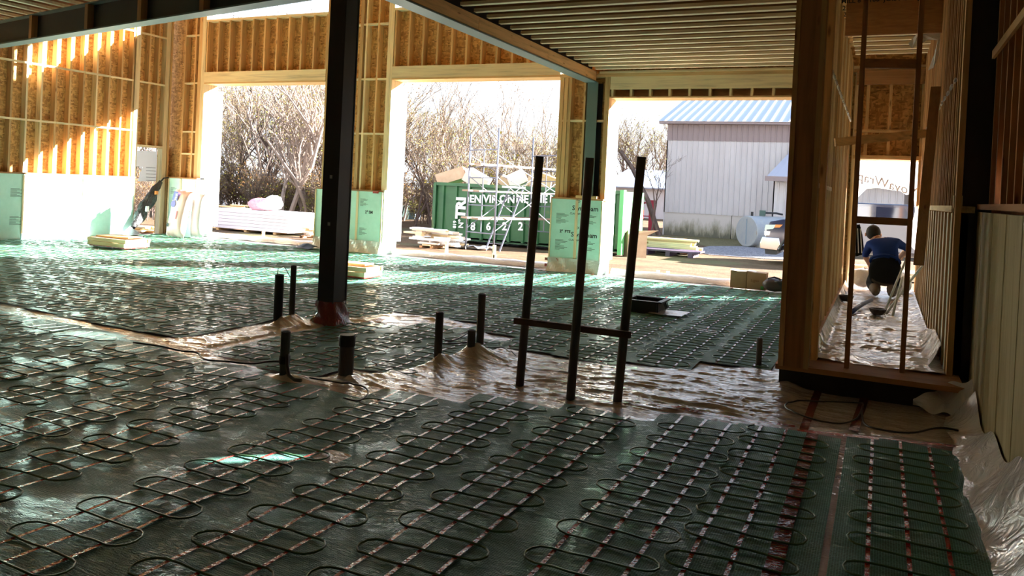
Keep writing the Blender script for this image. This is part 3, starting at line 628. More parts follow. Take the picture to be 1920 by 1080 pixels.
for i, xl in enumerate(LEFTS):
    yb = float(interp(xl+.25, NEAR)); y0 = max(.9, 2.05-.28*i) if xl > -4 else 1.0+.0*i
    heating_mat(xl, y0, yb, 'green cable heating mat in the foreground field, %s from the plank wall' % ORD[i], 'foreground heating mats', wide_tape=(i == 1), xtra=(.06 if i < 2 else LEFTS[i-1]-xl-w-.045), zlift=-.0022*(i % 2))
FL = [-1.36]
while FL[-1] > -14.6: FL.append(FL[-1]-.60)
for i, xl in enumerate(FL):
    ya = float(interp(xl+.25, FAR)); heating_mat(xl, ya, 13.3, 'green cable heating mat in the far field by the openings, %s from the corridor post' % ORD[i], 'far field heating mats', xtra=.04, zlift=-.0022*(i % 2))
for i, xl in enumerate((-3.72, -4.32, -4.94)):
    y0 = float(interp(xl+.25, MIDLO)); y1 = float(interp(xl+.25, MIDHI))
    heating_mat(xl, y0+.02, y1-.03, 'short green heating mat in the island beside the steel column, %s from the pipes' % ORD[i], 'island heating mats')
for i, xl in enumerate((-8.4, -9.03, -9.66, -10.29)):
    heating_mat(xl, 3.4, float(interp(xl+.25, NEAR)), 'green cable heating mat at the left picture edge, %s counting leftward' % ORD[i], 'left edge heating mats')
# loose tape patches
def patch(pts, z, mat, label, w=.05):
    mb = MB(); vv = []; P = [Vector((x, y, 0)) for x, y in pts]
    for i, p in enumerate(P):
        d = (P[min(i+1, len(P)-1)]-P[max(i-1, 0)]).normalized(); nrm = Vector((-d.y, d.x, 0))*w/2
        for sgn in (-1, 1):
            q = p+nrm*sgn; zz = z+float(zfilm(np.array([q.x]), np.array([q.y]))[0]); vv.append((q.x, q.y, zz))
    mb.add(vv, [(2*i, 2*i+1, 2*i+3, 2*i+2) for i in range(len(P)-1)])
    return solo('red_tape', mb, A[mat], label, 'tape', 'red tape on the plastic sheet')
def seg(a, b, n=12): a = PZ(*a); b = PZ(*b); return [(a.x+(b.x-a.x)*i/n, a.y+(b.y-a.y)*i/n) for i in range(n+1)]
patch(seg((1535, 735), (1505, 815)), .012, 'tape_wide', 'dark red tape strip on the sheet, left of the pair before the curb', .055)
patch(seg((1625, 738), (1600, 812)), .012, 'tape_wide', 'dark red tape strip on the sheet, right of the pair before the curb', .06)
patch(seg((1495, 812), (1800, 842), 20), .014, 'tape_red', 'long red tape along the end of the mats by the plank wall', .05)
patch(seg((1170, 758), (1490, 806), 24), .016, 'tape_red', 'long red tape on the sheet edge right of the timber ladder frame', .035)
patch(seg((790, 610), (690, 606), 6), .03, 'tape_red', 'short red tape scrap on the sheet right of the steel column', .10)

# ================================================================== PIPES AND SMALL THINGS INSIDE
def drop(x, y): return float(zfilm(np.array([x]), np.array([y]))[0])
labs = ['grey conduit stub with a taped black band and cord', 'thick grey pipe stub with a black cap', 'grey pipe standing alone left of the corded pair', 'short grey pipe of the pair tied with black cord',
        'tall grey pipe of the pair tied with black cord', 'small grey pipe stub beside the corridor post', 'black wrapped pipe beside the steel column', 'tall thin grey pipe beside the steel column']
for (px, py, kind, hgt, r), (x, y), lab in zip(PIPES, PIPE_XY, labs):
    t = thing('pipe', lab, 'pipe', (x, y, 0)); lean = (.0, .0)
    part('tube', MB().lathe((x, y, 0), [(r, .0), (r, hgt), (r*.86, hgt), (r*.86, hgt-.03)], 18), A['pipe_black' if kind == 'w' else 'pipe_dark'], t, smooth=False)
    if kind == 'c':
        part('cap', MB().lathe((x, y, hgt), [(r*1.12, -.075), (r*1.15, -.07), (r*1.15, -.005), (r*1.05, .012)], 18), A['pipe_black'], t); part('collar', MB().lathe((x, y, hgt*.5), [(r*1.05, -.12), (r*1.05, .06)], 18), A['pipe_dark'], t)
    if kind == 't':
        part('tape_band', MB().lathe((x, y, hgt*.42), [(r*1.12, -.03), (r*1.16, 0), (r*1.12, .03)], 18), A['cord_black'], t)
        q = [(x+.04, y-.02, .20), (x+.05, y-.03, .12), (x+.09, y-.05, .055), (x+.17, y-.08, .04), (x+.24, y-.10, .05)]
        part('side_conduit', MB().tube(q, .014, 8), A['pipe_dark'], t, smooth=True)
    if kind == 'w': part('wire', MB().tube([(x-.03, y, .1), (x-.05, y, .4), (x-.02, y, .58), (x+.04, y+.02, .60), (x+.09, y+.05, .5)], .004, 5), A['cord_black'], t)
def cord(name, px, label, r=.006, z=.02, mat='cord_black'):
    P = [PZ(a, b) for a, b in px]; pts = []
    for i in range(len(P)-1):
        p0, p1, p2, p3 = P[max(i-1, 0)], P[i], P[i+1], P[min(i+2, len(P)-1)]
        for k in range(6):
            u = k/6; q = .5*((2*p1)+(p2-p0)*u+(2*p0-5*p1+4*p2-p3)*u*u+(3*p1-p0-3*p2+p3)*u**3)
            pts.append((q.x, q.y, z+max(drop(q.x, q.y), .012+h1(q.x, q.y))))
    return solo(name, MB().tube(pts, r, 6), A[mat], label, 'cable', smooth=True)
cord('black_cable', [(1618,764),(1560,760),(1500,761),(1472,769),(1490,783),(1540,797),(1580,801),(1605,793),(1617,770)], 'black cable loop lying on the sheet in front of the curb')
cord('black_cable', [(1618,766),(1616,782),(1624,806),(1660,816),(1710,818),(1745,811),(1770,810),(1800,816)], 'black cable running to the foot of the plank wall', .007)
cord('black_cable', [(580,720),(640,727),(680,733),(690,742),(682,752),(668,758),(640,752)], 'black cable from the taped conduit stub to the mat')
cord('black_cable', [(250,648),(300,656),(340,664),(370,668),(385,682),(430,688),(470,692),(500,686),(528,684)], 'black cable across the sheet strip left of the taped stub', .008)
cord('black_cable', [(820,665),(840,672),(860,666),(880,656)], 'upper black cord tied between the pipe pair and its neighbour', .006, .14)
cord('black_cable', [(818,668),(850,668),(878,666)], 'lower black cord tied between the pipe pair and its neighbour', .006, .10)
cord('black_cable', [(905,662),(940,660),(955,668),(968,676)], 'short black cord right of the tall pipe of the pair', .005)
# timber frame of three posts and a rail
tf = thing('post_frame', 'dark frame of three tall posts joined by a rail', 'frame', tuple(PZ(1070, 750)))
tops = [(1012, 293), (1106, 296), (1203, 294)]; bots = [(974, 726), (1069, 752), (1157, 758)]
for tp, bt in zip(tops, bots):
    b0 = PZ(*bt); d = ray(*tp); best = O+d*(b0.y/d.y)
    part('post', MB().tube([(b0.x, b0.y, 0), tuple(best)], .032, 14), A['pipe_dark'], tf, smooth=True)
ra = PY(965, 601, PZ(*bots[0]).y-.06); rb_ = PY(1182, 628, PZ(*bots[2]).y-.06)
part('rail', MB().beam(ra, rb_, .035, .045), A['darkwood'], tf)
# square floor drain box
dr = PZ(1205, 588); t = thing('drain_box', 'black plastic floor drain box with an open top', 'drain box', (dr.x, dr.y, 0))
for dx, dy, sx, sy in ((-.17, 0, .02, .40), (.17, 0, .02, .40), (0, -.19, .36, .02), (0, .19, .36, .02)):
    part('side', MB().obox((dr.x+dx*1.15, dr.y+.15+dy, .085), (sx, sy, .17)), A['plastic_black'], t)
    part('rim', MB().obox((dr.x+dx*1.35, dr.y+.15+dy*1.2, .165), (max(sx, .05) if sx < .1 else sx*1.25, max(sy, .05) if sy < .1 else sy*1.2, .018)), A['plastic_black'], t)
for s in (-1, 1): part('handle', MB().tube([(dr.x+.24, dr.y+.15+s*.08, .15), (dr.x+.27, dr.y+.15+s*.07, .08), (dr.x+.27, dr.y+.15+s*.02, .08), (dr.x+.24, dr.y+.15+s*.02, .15)], .006, 5), A['plastic_black'], t)
part('film_patch', MB().grid(np.linspace(dr.x+.1, dr.x+.52, 20), np.linspace(dr.y-.14, dr.y+.3, 16), lambda X, Y: .035+.006*creases(X, Y, 3)), A['film'], t, smooth=True)
# rough lumber boxes on the mats
for (px, py, w, d, hgt, lab) in ((222, 466, .95, .5, .17, 'low box of rough boards on the mats near the left wall'), (666, 522, .62, .40, .20, 'low box of rough boards on the mats behind the steel column')):
    c = PZ(px, py); t = thing('form_box', lab, 'box', (c.x, c.y, 0))
    for j in range(2):
        z = .06+.075*j
        for s in (-1, 1):
            part('board', MB().obox((c.x, c.y+s*d/2, z+.035), (w+.08*j, .035, .065)), A['paleX'], t); part('board', MB().obox((c.x+s*w/2, c.y, z+.035), (.035, d+.05*(1-j), .065)), A['paleY'], t)
    part('lid_board', MB().obox((c.x-.05, c.y+.05, .225), (w*.8, d*.7, .02), Matrix.Rotation(.12, 3, 'Z')), A['woodX'], t)
    part('pink_base', MB().obox((c.x, c.y, .048), (w, d, .02)), A['tape_red'], t)
# sill: film covered curb board outside each opening
for (a, b, lab) in ((-14.3, -10.95, 'left'), (-9.1, -5.55, 'middle'), (-4.4, -1.4, 'right')):
    mb = MB(); N = 40
    for j in range(7):
        an = math.pi*j/6
        for i in range(N):
            x = a+(b-a)*i/(N-1); mb.v.append((x, 13.80-.10*math.cos(an)+.012*math.sin(5*x), .0+.105*math.sin(an)+.008*math.sin(9*x+j)))
    mb.f = [(j*N+i, j*N+i+1, (j+1)*N+i+1, (j+1)*N+i) for j in range(6) for i in range(N-1)]
    solo('form_sill', mb, A['film'], 'rounded sheet covered sill board of the %s garage opening' % lab, 'sill', smooth=True)
for (px, py, h_) in ((497, 452, .20), (855, 482, .33), (957, 488, .33), (932, 492, .14), (1265, 511, .08), (1284, 512, .08)):
    p = PZ(px, py-2, 0); p.y = max(p.y, 14.02); p = PY(px, py, p.y)
    solo('stake', MB().box(p.x-.025, p.x+.025, 14.04, 14.09, gz(14)-.05, max(.12, h_)), A['paleZ'], 'wooden stake behind the sill near picture column %d' % px if False else {497: 'short wooden stake behind the left sill', 855: 'tall wooden stake behind the middle sill, left one', 957: 'tall wooden stake behind the middle sill, right one', 932: 'stub of wood behind the middle sill', 1265: 'left small wood stub behind the right sill', 1284: 'right small wood stub behind the right sill'}[px], 'stake')
# two small cardboard boxes and tool bag at the right sill
for (px, w, lab, txt) in ((1385, .26, 'small plain cardboard box at the right sill', ''), (1419, .30, 'small printed cardboard box at the right sill', 'Ligno')):
    p = PZ(px, 529); t = thing('cardboard_box', lab, 'box', (p.x, p.y, 0)); p.y = 13.35; p = PY(px, 529, 13.35)
    t.location = (p.x, p.y, 0); t['_o'] = (p.x, p.y, 0)
    part('body', MB().box(p.x-w/2, p.x+w/2, 13.3, 13.55, .02, .30), A['cardboard'], t, bevel=.006)
    part('flap', MB().obox((p.x-w*.3, 13.42, .305), (w*.45, .24, .006), Matrix.Rotation(.1, 3, 'Y')), A['card_pale'], t)
    if txt:
        part('printed_text', text_mesh(txt, .06, lambda u, v: (p.x-.09+u, 13.297, .15+v), .02), A['cardboard_dark'], t); part('label_sticker', MB().box(p.x+.07, p.x+.12, 13.295, 13.299, .03, .09), A['dumpster_light'], t)
def blob(c, size, seed, seg_=(20, 12), sq=2.6, amp=.12):
    rnd = random.Random(seed); ph = [rnd.uniform(0, 6) for _ in range(8)]; mb = MB(); nu, nv = seg_
    for j in range(nv+1):
        th = math.pi*j/nv
        for i in range(nu):
            a_ = 2*math.pi*i/nu
            d = Vector((math.sin(th)*math.cos(a_), math.sin(th)*math.sin(a_), math.cos(th)))
            k = (abs(d.x)**sq+abs(d.y)**sq+abs(d.z)**sq)**(-1/sq)*(1+amp*(math.sin(3*a_+ph[0]+2*th)*.5+math.sin(5*th+ph[1]+a_)*.4+math.sin(7*a_+4*th+ph[2])*.3))
            mb.v.append((c[0]+d.x*k*size[0]/2, c[1]+d.y*k*size[1]/2, c[2]+d.z*k*size[2]/2))
    mb.f = [(j*nu+i, (j+1)*nu+i, (j+1)*nu+(i+1) % nu, j*nu+(i+1) % nu) for j in range(nv) for i in range(nu)]
    return mb
p = PY(1455, 531, 13.2); t = thing('tool_bag', 'dark tool bag with straps at the right sill by the corridor post', 'bag', (p.x, 13.2, 0))
part('body', blob((p.x, 13.2, .14), (.38, .28, .20), 3, sq=3, amp=.08), A['pot_brown'], t, smooth=True); part('flap', blob((p.x+.08, 13.18, .18), (.28, .24, .12), 5, amp=.15), A['plastic_black'], t, smooth=True)
part('strap', MB().tube([(p.x-.12, 13.14, .24), (p.x-.02, 13.12, .27), (p.x+.06, 13.11, .25), (p.x+.12, 13.08, .14), (p.x+.10, 13.06, .07)], .014, 6), A['cord_black'], t, smooth=True)
# insulation bags in the left corner
def pillow(c, w, h, d, tilt, mat, t, name='sack', puff=.5, amp=.03):
    mb = MB(); nx, nz_ = 14, 18; rot = Matrix.Rotation(tilt[0], 3, 'Y') @ Matrix.Rotation(tilt[1], 3, 'X')
    for sgn in (-1, 1):
        for j in range(nz_+1):
            for i in range(nx+1):
                u = i/nx*2-1; v = j/nz_*2-1
                th = (1-abs(u)**3)**.5*(1-abs(v)**4)**.5
                q = rot @ Vector((u*w/2*(1-.05*math.cos(v*3)), sgn*d/2*th*(1+amp*math.sin(7*u+5*v)), (v+1)*h/2+amp*.3*math.sin(9*u)))
                mb.v.append((c[0]+q.x, c[1]+q.y, c[2]+q.z))
    n_ = (nx+1)*(nz_+1)
    for s in range(2):
        for j in range(nz_):
            for i in range(nx):
                q = (s*n_+j*(nx+1)+i, s*n_+j*(nx+1)+i+1, s*n_+(j+1)*(nx+1)+i+1, s*n_+(j+1)*(nx+1)+i); mb.f.append(q if s == 0 else q[::-1])
    return part(name, mb, A[mat], t, smooth=True), rot
b0 = PZ(316, 447); c = (b0.x+.05, b0.y+.12, .035)
t = thing('insulation_bag', 'pink and white sack of insulation standing in the left corner', 'bag', c)
sk, rot = pillow(c, .50, 1.05, .26, (.10, -.12), 'bag_pink', t)
def onbag(u, v, off=.14): q = rot @ Vector((u, -off, v)); return (c[0]+q.x, c[1]+q.y, c[2]+q.z)
sub('logo_panel', MB().add([onbag(-.16, .80), onbag(-.0, .80), onbag(-.02, 1.0), onbag(-.15, 1.0)], [(0, 1, 2, 3)]), A['print_blue'], sk, t)
sub('logo_round', MB().add([onbag(-.10+.07*math.cos(a_), .72+.08*math.sin(a_)) for a_ in np.linspace(0, 6.0, 14)], [tuple(range(14))]), A['print_violet'], sk, t)
sub('printed_text', text_mesh('PINK', .09, lambda u, v: onbag(-.02-v, .82+u*.8-.01, .146), .02), A['print_white'], sk, t)
sub('printed_text', text_mesh('FIBERGLASS', .05, lambda u, v: onbag(-.09-v, .28+u, .142), .01), A['print_grey'], sk, t)
sub('red_mark', MB().add([onbag(.04, .40), onbag(.075, .40), onbag(.075, .58), onbag(.04, .58)], [(0, 1, 2, 3)]), A['print_red'], sk, t)
sub('code_mark', MB().add([onbag(-.17, .20), onbag(-.10, .20), onbag(-.10, .28), onbag(-.17, .28)], [(0, 1, 2, 3)]), A['print_black'], sk, t)
c2 = (c[0]+.31, c[1]+.34, .035); t = thing('pale_sack', 'tall pale sack half hidden behind the pink insulation bag', 'bag', c2); pillow(c2, .34, .98, .24, (.02, -.03), 'bag_grey', t)
# folded black umbrella-like tarp roll leaning in the side doorway
a0 = PX(249, 428, -15.25); b1 = PX(300, 342, -15.32); t = thing('tarp_roll', 'black tarpaulin roll tied with clips leaning in the side doorway', 'tarp', (a0.x, a0.y, 0))
mb = MB(); N = 16; pts = [a0.lerp(b1, i/(N-1)) for i in range(N)]; o = 0
for i, p in enumerate(pts):
    rr = .045+.075*math.sin(math.pi*min(1, i/(N-1)*1.05))**.8
    for k in range(10):
        an = 2*math.pi*k/10; q = rr*(1+.25*math.sin(3*an+i)); mb.v.append((p.x+.5*q*math.cos(an), p.y+q*math.cos(an), p.z+q*math.sin(an)))
mb.f = [(i*10+k, i*10+(k+1) % 10, (i+1)*10+(k+1) % 10, (i+1)*10+k) for i in range(N-1) for k in range(10)]
part('folded_tarp', mb, A['tarp_black'], t, smooth=True); part('clip', MB().obox(pts[12]+Vector((.08, -.02, -.03)), (.05, .06, .08)), A['lamp_orange'], t); part('hook', MB().tube([b1, b1+Vector((0, .10, .10)), b1+Vector((0, .22, .12)), b1+Vector((0, .30, .06))], .018, 6), A['plastic_black'], t, smooth=True)
part('clip', MB().obox(pts[6]+Vector((.10, 0, .02)), (.05, .06, .12)), A['chrome'], t)
for (px, py, w, h_, mat, lab) in ((241, 443, .62, .16, 'tarp_grey', 'grey folded cloth heap on the floor by the side doorway'), (573, 468, .50, .14, 'plastic_black', 'black crumpled cloth at the foot of the second pier')):
    p = PZ(px, py); mb = MB(); N = 14
    mb.grid(np.linspace(p.x-w/2, p.x+w/2, N), np.linspace(p.y-.22, p.y+.22, N), lambda X, Y: .04+np.maximum(0, h_*(1-np.abs(X-p.x-.05)/(w/2))*(1-np.abs(Y-p.y)/.23))*(1+.25*np.sin(14*X+9*Y)))
    solo('cloth_heap', mb, A[mat], lab, 'cloth')
# sheet taped in the doorway
mb = MB(); pp = [(250, 282), (294, 284), (295, 340), (258, 340), (268, 312), (250, 312)]
q = [PX(a, b, -15.62) for a, b in pp]; mb.add([tuple(v) for v in q], [tuple(range(len(q)))]); dw = solo('doorway_sheet', mb, A['wrap_thin'], 'torn printed white wrap hanging in the side doorway', 'plastic sheet', solid=.004)
mb = MB()
for k in range(5): a1 = PX(274, 314+k*6, -15.608); b2 = PX(292, 315+k*6, -15.608); mb.beam(a1, b2, .002, .012)
x = part('printed_lines', mb, A['print_wrapgrey'], dw)

# ================================================================== CORRIDOR THINGS AND THE WORKER
cs = MB(); cs.grid(np.linspace(-.46, .49, 60), np.linspace(7.25, 13.4, 240), lambda X, Y: ZC-.012+.010*folds(X, Y, 1.0)+.005*folds(2.2*X, 2*Y, 2)+.20*np.clip((X-.36)/.12, 0, 1)**2*np.clip((9.6-Y)/1.5, 0.15, 1)+.10*np.clip((-X-.38)/.08, 0, 1)**2)
mesh_obj('corridor_sheet', cs, A['film'], cfl, smooth=True)['label'] = 'wrinkled plastic sheet on the corridor floor'
def skin_body(edges, verts, radii, mats, assign, root=0, sub_=2):
    me = bpy.data.meshes.new('b'); me.from_pydata(verts, edges, []); ob = bpy.data.objects.new('b', me); COL.objects.link(ob)
    sk_ = ob.modifiers.new('skin', 'SKIN'); sk_.use_smooth_shade = True
    for i, r in enumerate(radii): me.skin_vertices[0].data[i].radius = (r, r) if isinstance(r, (int, float)) else r
    me.skin_vertices[0].data[root].use_root = True
    ss = ob.modifiers.new('sub', 'SUBSURF'); ss.levels = sub_; ss.render_levels = sub_
    dg = bpy.context.evaluated_depsgraph_get(); dg.update()
    m2 = bpy.data.meshes.new_from_object(ob.evaluated_get(dg)); bpy.data.objects.remove(ob); bpy.data.meshes.remove(me)
    m2.materials.clear()
    for mname in mats: m2.materials.append(A[mname])
    V = [Vector(v) for v in verts]
    for p in m2.polygons:
        c = p.center; best = (1e9, 0)
        for k, (a, b) in enumerate(edges):
            ab = V[b]-V[a]; tt = max(0, min(1, (c-V[a]).dot(ab)/max(1e-9, ab.length_squared))); dd_ = (c-(V[a]+ab*tt)).length
            if dd_ < best[0]: best = (dd_, k)
        p.material_index = assign[best[1]]; p.use_smooth = True
    return m2
mp = PZ(1656, 556, ZC); mp = Vector((mp.x, mp.y, ZC))
V_ = [(0,-.10,.32),(.01,.04,.50),(.0,.17,.65),(-.03,.29,.75),(-.10,.37,.79),(-.15,.42,.82),(-.18,.48,.86),      # 0..6 pelvis to head
      (-.21,.30,.70),(-.27,.38,.54),(-.20,.48,.42),(-.18,.53,.34),      # 7..10 left arm
      (.15,.30,.76),(.29,.42,.68),(.16,.50,.48),(.13,.55,.38),          # 11..14 right arm
      (-.09,-.03,.27),(-.15,.24,.13),(-.11,-.10,.12),(-.10,-.26,.10),(-.11,-.31,.04),   # 15..19 left leg
      (.09,-.03,.27),(.15,.24,.13),(.11,-.10,.12),(.10,-.26,.10),(.11,-.31,.04)]        # 20..24 right leg
E_ = [(0,1),(1,2),(2,3),(3,4),(4,5),(5,6),(3,7),(7,8),(8,9),(9,10),(3,11),(11,12),(12,13),(13,14),(0,15),(15,16),(16,17),(17,18),(18,19),(0,20),(20,21),(21,22),(22,23),(23,24)]
Rd = [(.20,.17),(.18,.15),(.18,.15),(.15,.11),.058,.075,.095, .075,.05,.04,.035, .075,.05,.04,.035, .135,.10,.085,.06,.05, .135,.10,.085,.06,.05]
asg = [1,0,0,2,2,2, 0,0,2,2, 0,0,2,2, 1,1,1,3,3, 1,1,1,3,3]
man = thing('person', 'person in a blue shirt and dark trousers kneeling bent forward in the corridor', 'person', tuple(mp))
bme = skin_body(E_, V_, Rd, ['cloth_blue', 'cloth_black', 'skin', 'sole'], asg)
bo = bpy.data.objects.new('body', bme); COL.objects.link(bo); bo.parent = man
hd = MB()
def L(v): return (mp.x+v[0], mp.y+v[1], mp.z+v[2])
hair = blob(L((-.175, .46, .885)), (.20, .24, .225), 2, (20, 14), 2.1, .015); part('hair', hair, A['hair'], man, smooth=True)
for s in (-1, 1): part('ear', blob(L((-.175+s*.10, .49, .85)), (.03, .045, .06), 4, (10, 8), 2, .0), A['skin'], man, smooth=True)
part('nose', blob(L((-.18, .58, .82)), (.03, .05, .05), 4, (10, 8), 2, 0), A['skin'], man, smooth=True)
for hx, hy, hz, sg in ((-.18, .53, .34, 1), (.13, .55, .38, -1)):
    hm = MB()
    for k in range(4): hm.tube([L((hx+(k-1.5)*.018, hy+.01, hz)), L((hx+(k-1.5)*.019, hy+.045, hz-.03)), L((hx+(k-1.5)*.018, hy+.05, hz-.065)), L((hx+(k-1.5)*.016, hy+.03, hz-.085+.004*abs(k-1.5)))], .009, 6, r1=.007)
    hm.tube([L((hx+sg*.03, hy, hz+.01)), L((hx+sg*.05, hy+.02, hz-.02)), L((hx+sg*.04, hy+.035, hz-.05))], .010, 6, r1=.008)
    part('fingers', hm, A['skin'], man, smooth=True)
part('shirt_hem', MB().tube([L((.19*math.cos(a_), -.04+.17*math.sin(a_)*.9, .50-.10*math.sin(a_))) for a_ in np.linspace(0, 6.283, 24)], .02, 6), A['cloth_blue'], man, smooth=True)
p = PZ(1622, 500, ZC+.1); t = thing('poly_bag', 'bulging white plastic bag in front of the kneeling person', 'bag', (-.2, 13.2, ZC)); part('bag', blob((-.20, 13.22, ZC+.17), (.42, .3, .30), 8, (26, 16), 2.2, .10), A['film_clear'], t, smooth=True)
t = thing('poly_bag', 'small white plastic bag by the corridor right wall', 'bag', (.36, 12.95, ZC)); part('bag', blob((.33, 13.15, ZC+.15), (.26, .3, .30), 9, (20, 12), 2.2, .10), A['film_clear'], t, smooth=True)
t = thing('carton', 'open brown carton at the left of the corridor far door', 'box', (-.30, 14.1, gz(14))); part('body', MB().box(-.46, -.14, 13.95, 14.25, gz(14), .50), A['cardboard'], t); part('inner', MB().box(-.44, -.16, 13.945, 13.949, .40, .49), A['cardboard_dark'], t); part('flap', MB().obox((-.12, 14.1, .58), (.01, .32, .18), Matrix.Rotation(.4, 3, 'Y')), A['card_pale'], t)
for i, (a, b) in enumerate((((1657, 590), (1702, 480)), ((1662, 588), (1738, 488)), ((1674, 592), (1692, 520)))):
    q0 = PZ(*a, ZC); q1 = PY(*b, q0.y+.5); solo('white_tube', MB().tube([q0, q0.lerp(q1, .5)+Vector((0, 0, .02)), q1], .014, 8), A['pipe_white'], ['long white plastic tube leaning left of the trio by the person', 'long white plastic tube leaning right of the trio by the person', 'short white plastic tube at the front of the trio by the person'][i], 'tube', smooth=True)
q = [PZ(a, b, ZC+.02+k*.02) for k, (a, b) in enumerate(((1596, 586), (1606, 578), (1618, 570), (1634, 562)))]; solo('blue_hose', MB().tube(q, .025, 8), A['hose_blue'], 'dark blue hose running to the kneeling person', 'hose', smooth=True)
for (px, py, lab) in ((1645, 592, 'small dark pot on the corridor sheet below the white tubes'), (1586, 566, 'small dark pot at the left edge of the corridor')):
    p = PZ(px, py, ZC); solo('pot', MB().lathe((p.x, p.y, ZC), [(.05, .01), (.085, .05), (.095, .085), (.08, .085), (.07, .03)], 18), A['pot_brown'], lab, 'pot')
t = thing('plaid_jacket', 'black and white plaid jacket hanging left of the corridor far door', 'jacket', (-.40, 13.05, .9))
jt = [PY(a, b, 13.0) for a, b in ((1604, 422), (1612, 420), (1617, 440), (1621, 476), (1605, 481), (1598, 470), (1600, 440))]
part('cloth', MB().prism([(v.x, v.z) for v in jt], 12.96, 13.04), A['cloth_black'], t, bevel=.01)
for k in range(3): part('stripe', MB().tube([(PY(1603+5*k, 426+4*k, 12.95).x, 12.95, PY(1603, 428, 12.95).z), (PY(1604+6*k, 470, 12.95).x, 12.95, PY(1603, 474, 12.95).z)], .008, 4), A['cloth_check'], t)
# torn plastic hanging high in the corridor
mb = MB(); q = [PY(a, b, 10.2) for a, b in ((1703, 82), (1712, 70), (1722, 62), (1735, 42), (1752, 30), (1774, 52), (1768, 70), (1762, 100), (1750, 128), (1740, 132), (1752, 100), (1758, 76), (1740, 74), (1722, 84), (1710, 92))]
mb.add([(v.x, 10.2+.03*math.sin(i*2.1), v.z) for i, v in enumerate(q)], [tuple(range(len(q)))]); solo('torn_sheet', mb, A['film_clear'], 'torn white plastic hanging under the corridor joists', 'plastic sheet', solid=.004)
# printed wrap outside the corridor door
mb = MB(); top = [(1606, 293), (1735, 293)]; ed = [(1735, 440), (1716, 470), (1702, 455), (1716, 395), (1712, 360), (1700, 366), (1688, 358), (1670, 356), (1645, 352), (1625, 354), (1606, 372)]
q = [PY(a, b, 13.98) for a, b in top+ed]; mb.add([tuple(v) for v in q], [tuple(range(len(q)))[::-1]]); ws_ = solo('door_wrap', mb, A['wrap_thin'], 'white printed building wrap hanging across the corridor far door', 'plastic sheet', solid=.004)
part('printed_text', text_mesh('NovaWrap', .21, lambda u, v: (.52-u*.95-.0+.0, 13.974, 1.83+v+.0+.0+ (u*.42-.30)*.6), .01), A['print_wrapgrey'], ws_)

# ================================================================== OUTDOORS
# ---- green roll-off container
YD = 21.8; xl_ = PY(815, 430, YD).x; xr_ = PY(1163, 430, YD).x; zb = gz(YD); zt = 1.52
t = thing('dumpster', 'long green waste container with white lettering behind the scaffold', 'dumpster', ((xl_+xr_)/2, YD, zb))
part('front_wall', MB().box(xl_, xr_, YD, YD+.05, zb+.15, zt), A['dumpster_green'], t); part('back_wall', MB().box(xl_, xr_, YD+2.3, YD+2.35, zb+.15, zt), A['dumpster_green'], t)
part('end_wall', MB().box(xl_, xl_+.05, YD, YD+2.35, zb+.15, zt), A['dumpster_green'], t); part('end_wall', MB().box(xr_-.05, xr_, YD, YD+2.35, zb+.15, zt), A['dumpster_light'], t); part('bottom', MB().box(xl_, xr_, YD, YD+2.35, zb+.1, zb+.2), A['dumpster_dark'], t)
for i in range(13):
    x = xl_+.28+i*(xr_-xl_-.5)/12; part('rib', MB().prismz([(x-.06, YD), (x-.035, YD-.07), (x+.035, YD-.07), (x+.06, YD)], zb+.16, zt-.06), A['dumpster_green'], t)
part('top_rail', MB().box(xl_-.03, xr_+.03, YD-.09, YD+.06, zt-.07, zt+.03), A['dumpster_green'], t)
part('end_post', MB().box(xr_-.02, xr_+.10, YD-.14, YD+.1, zb+.05, zt+.05), A['dumpster_light'], t); part('end_post', MB().box(xl_-.06, xl_+.04, YD-.1, YD+.1, zb+.1, zt), A['dumpster_green'], t)
def dump_text(body, px, py, size, rot90=False, thick=.03):
    p = PY(px, py, YD-.075)
    f_ = (lambda u, v: (p.x-v, YD-.078, p.z+u)) if rot90 else (lambda u, v: (p.x+u, YD-.078, p.z+v))
    part('lettering', text_mesh(body, size, f_, thick), A['print_white'], t)
dump_text('TRI', 871, 410, .46, True, .05); dump_text('819', 855, 428, .16, True, .03); dump_text('N°', 868, 428, .24, True, .03)
for s_, px in (('EN', 880), ('VIR', 906), ('ON', 936), ('NE', 967), ('ME', 1002), ('NT', 1030)): dump_text(s_, px, 379, .33)
for s_, px in (('8', 882), ('6', 911), ('2', 941), ('2', 971)): dump_text(s_, px, 431, .34)
part('warning_label', MB().box(PY(944, 348, YD).x, PY(988, 348, YD).x, YD-.096, YD-.092, zt-.05, zt+.01), A['print_white'], t)
for k, (px, py, sz, ry, mat, lab) in enumerate(((846, 332, (.95, .7, .38), -.35, 'cardboard', 'tilted brown carton sticking out of the container, leftmost'), (892, 336, (.8, .6, .40), .5, 'card_pale', 'pale board piece sticking out of the container, second from left'), (968, 337, (.55, .5, .45), -.5, 'card_pale', 'pale carton corner in the middle of the container'), (948, 342, (.5, .4, .25), .6, 'cardboard', 'brown carton corner in the middle of the container'), (1010, 340, (.7, .5, .28), .1, 'cardboard', 'brown carton at the right part of the container'), (1036, 336, (.8, .3, .12), .35, 'woodX', 'wood scrap at the right part of the container'))):
    p = PY(px, py, YD+.7); solo('scrap_box', MB().obox((p.x, YD+.8, p.z), sz, Matrix.Rotation(ry, 3, 'Y') @ Matrix.Rotation(.3, 3, 'Z')), A[mat], lab, 'carton')
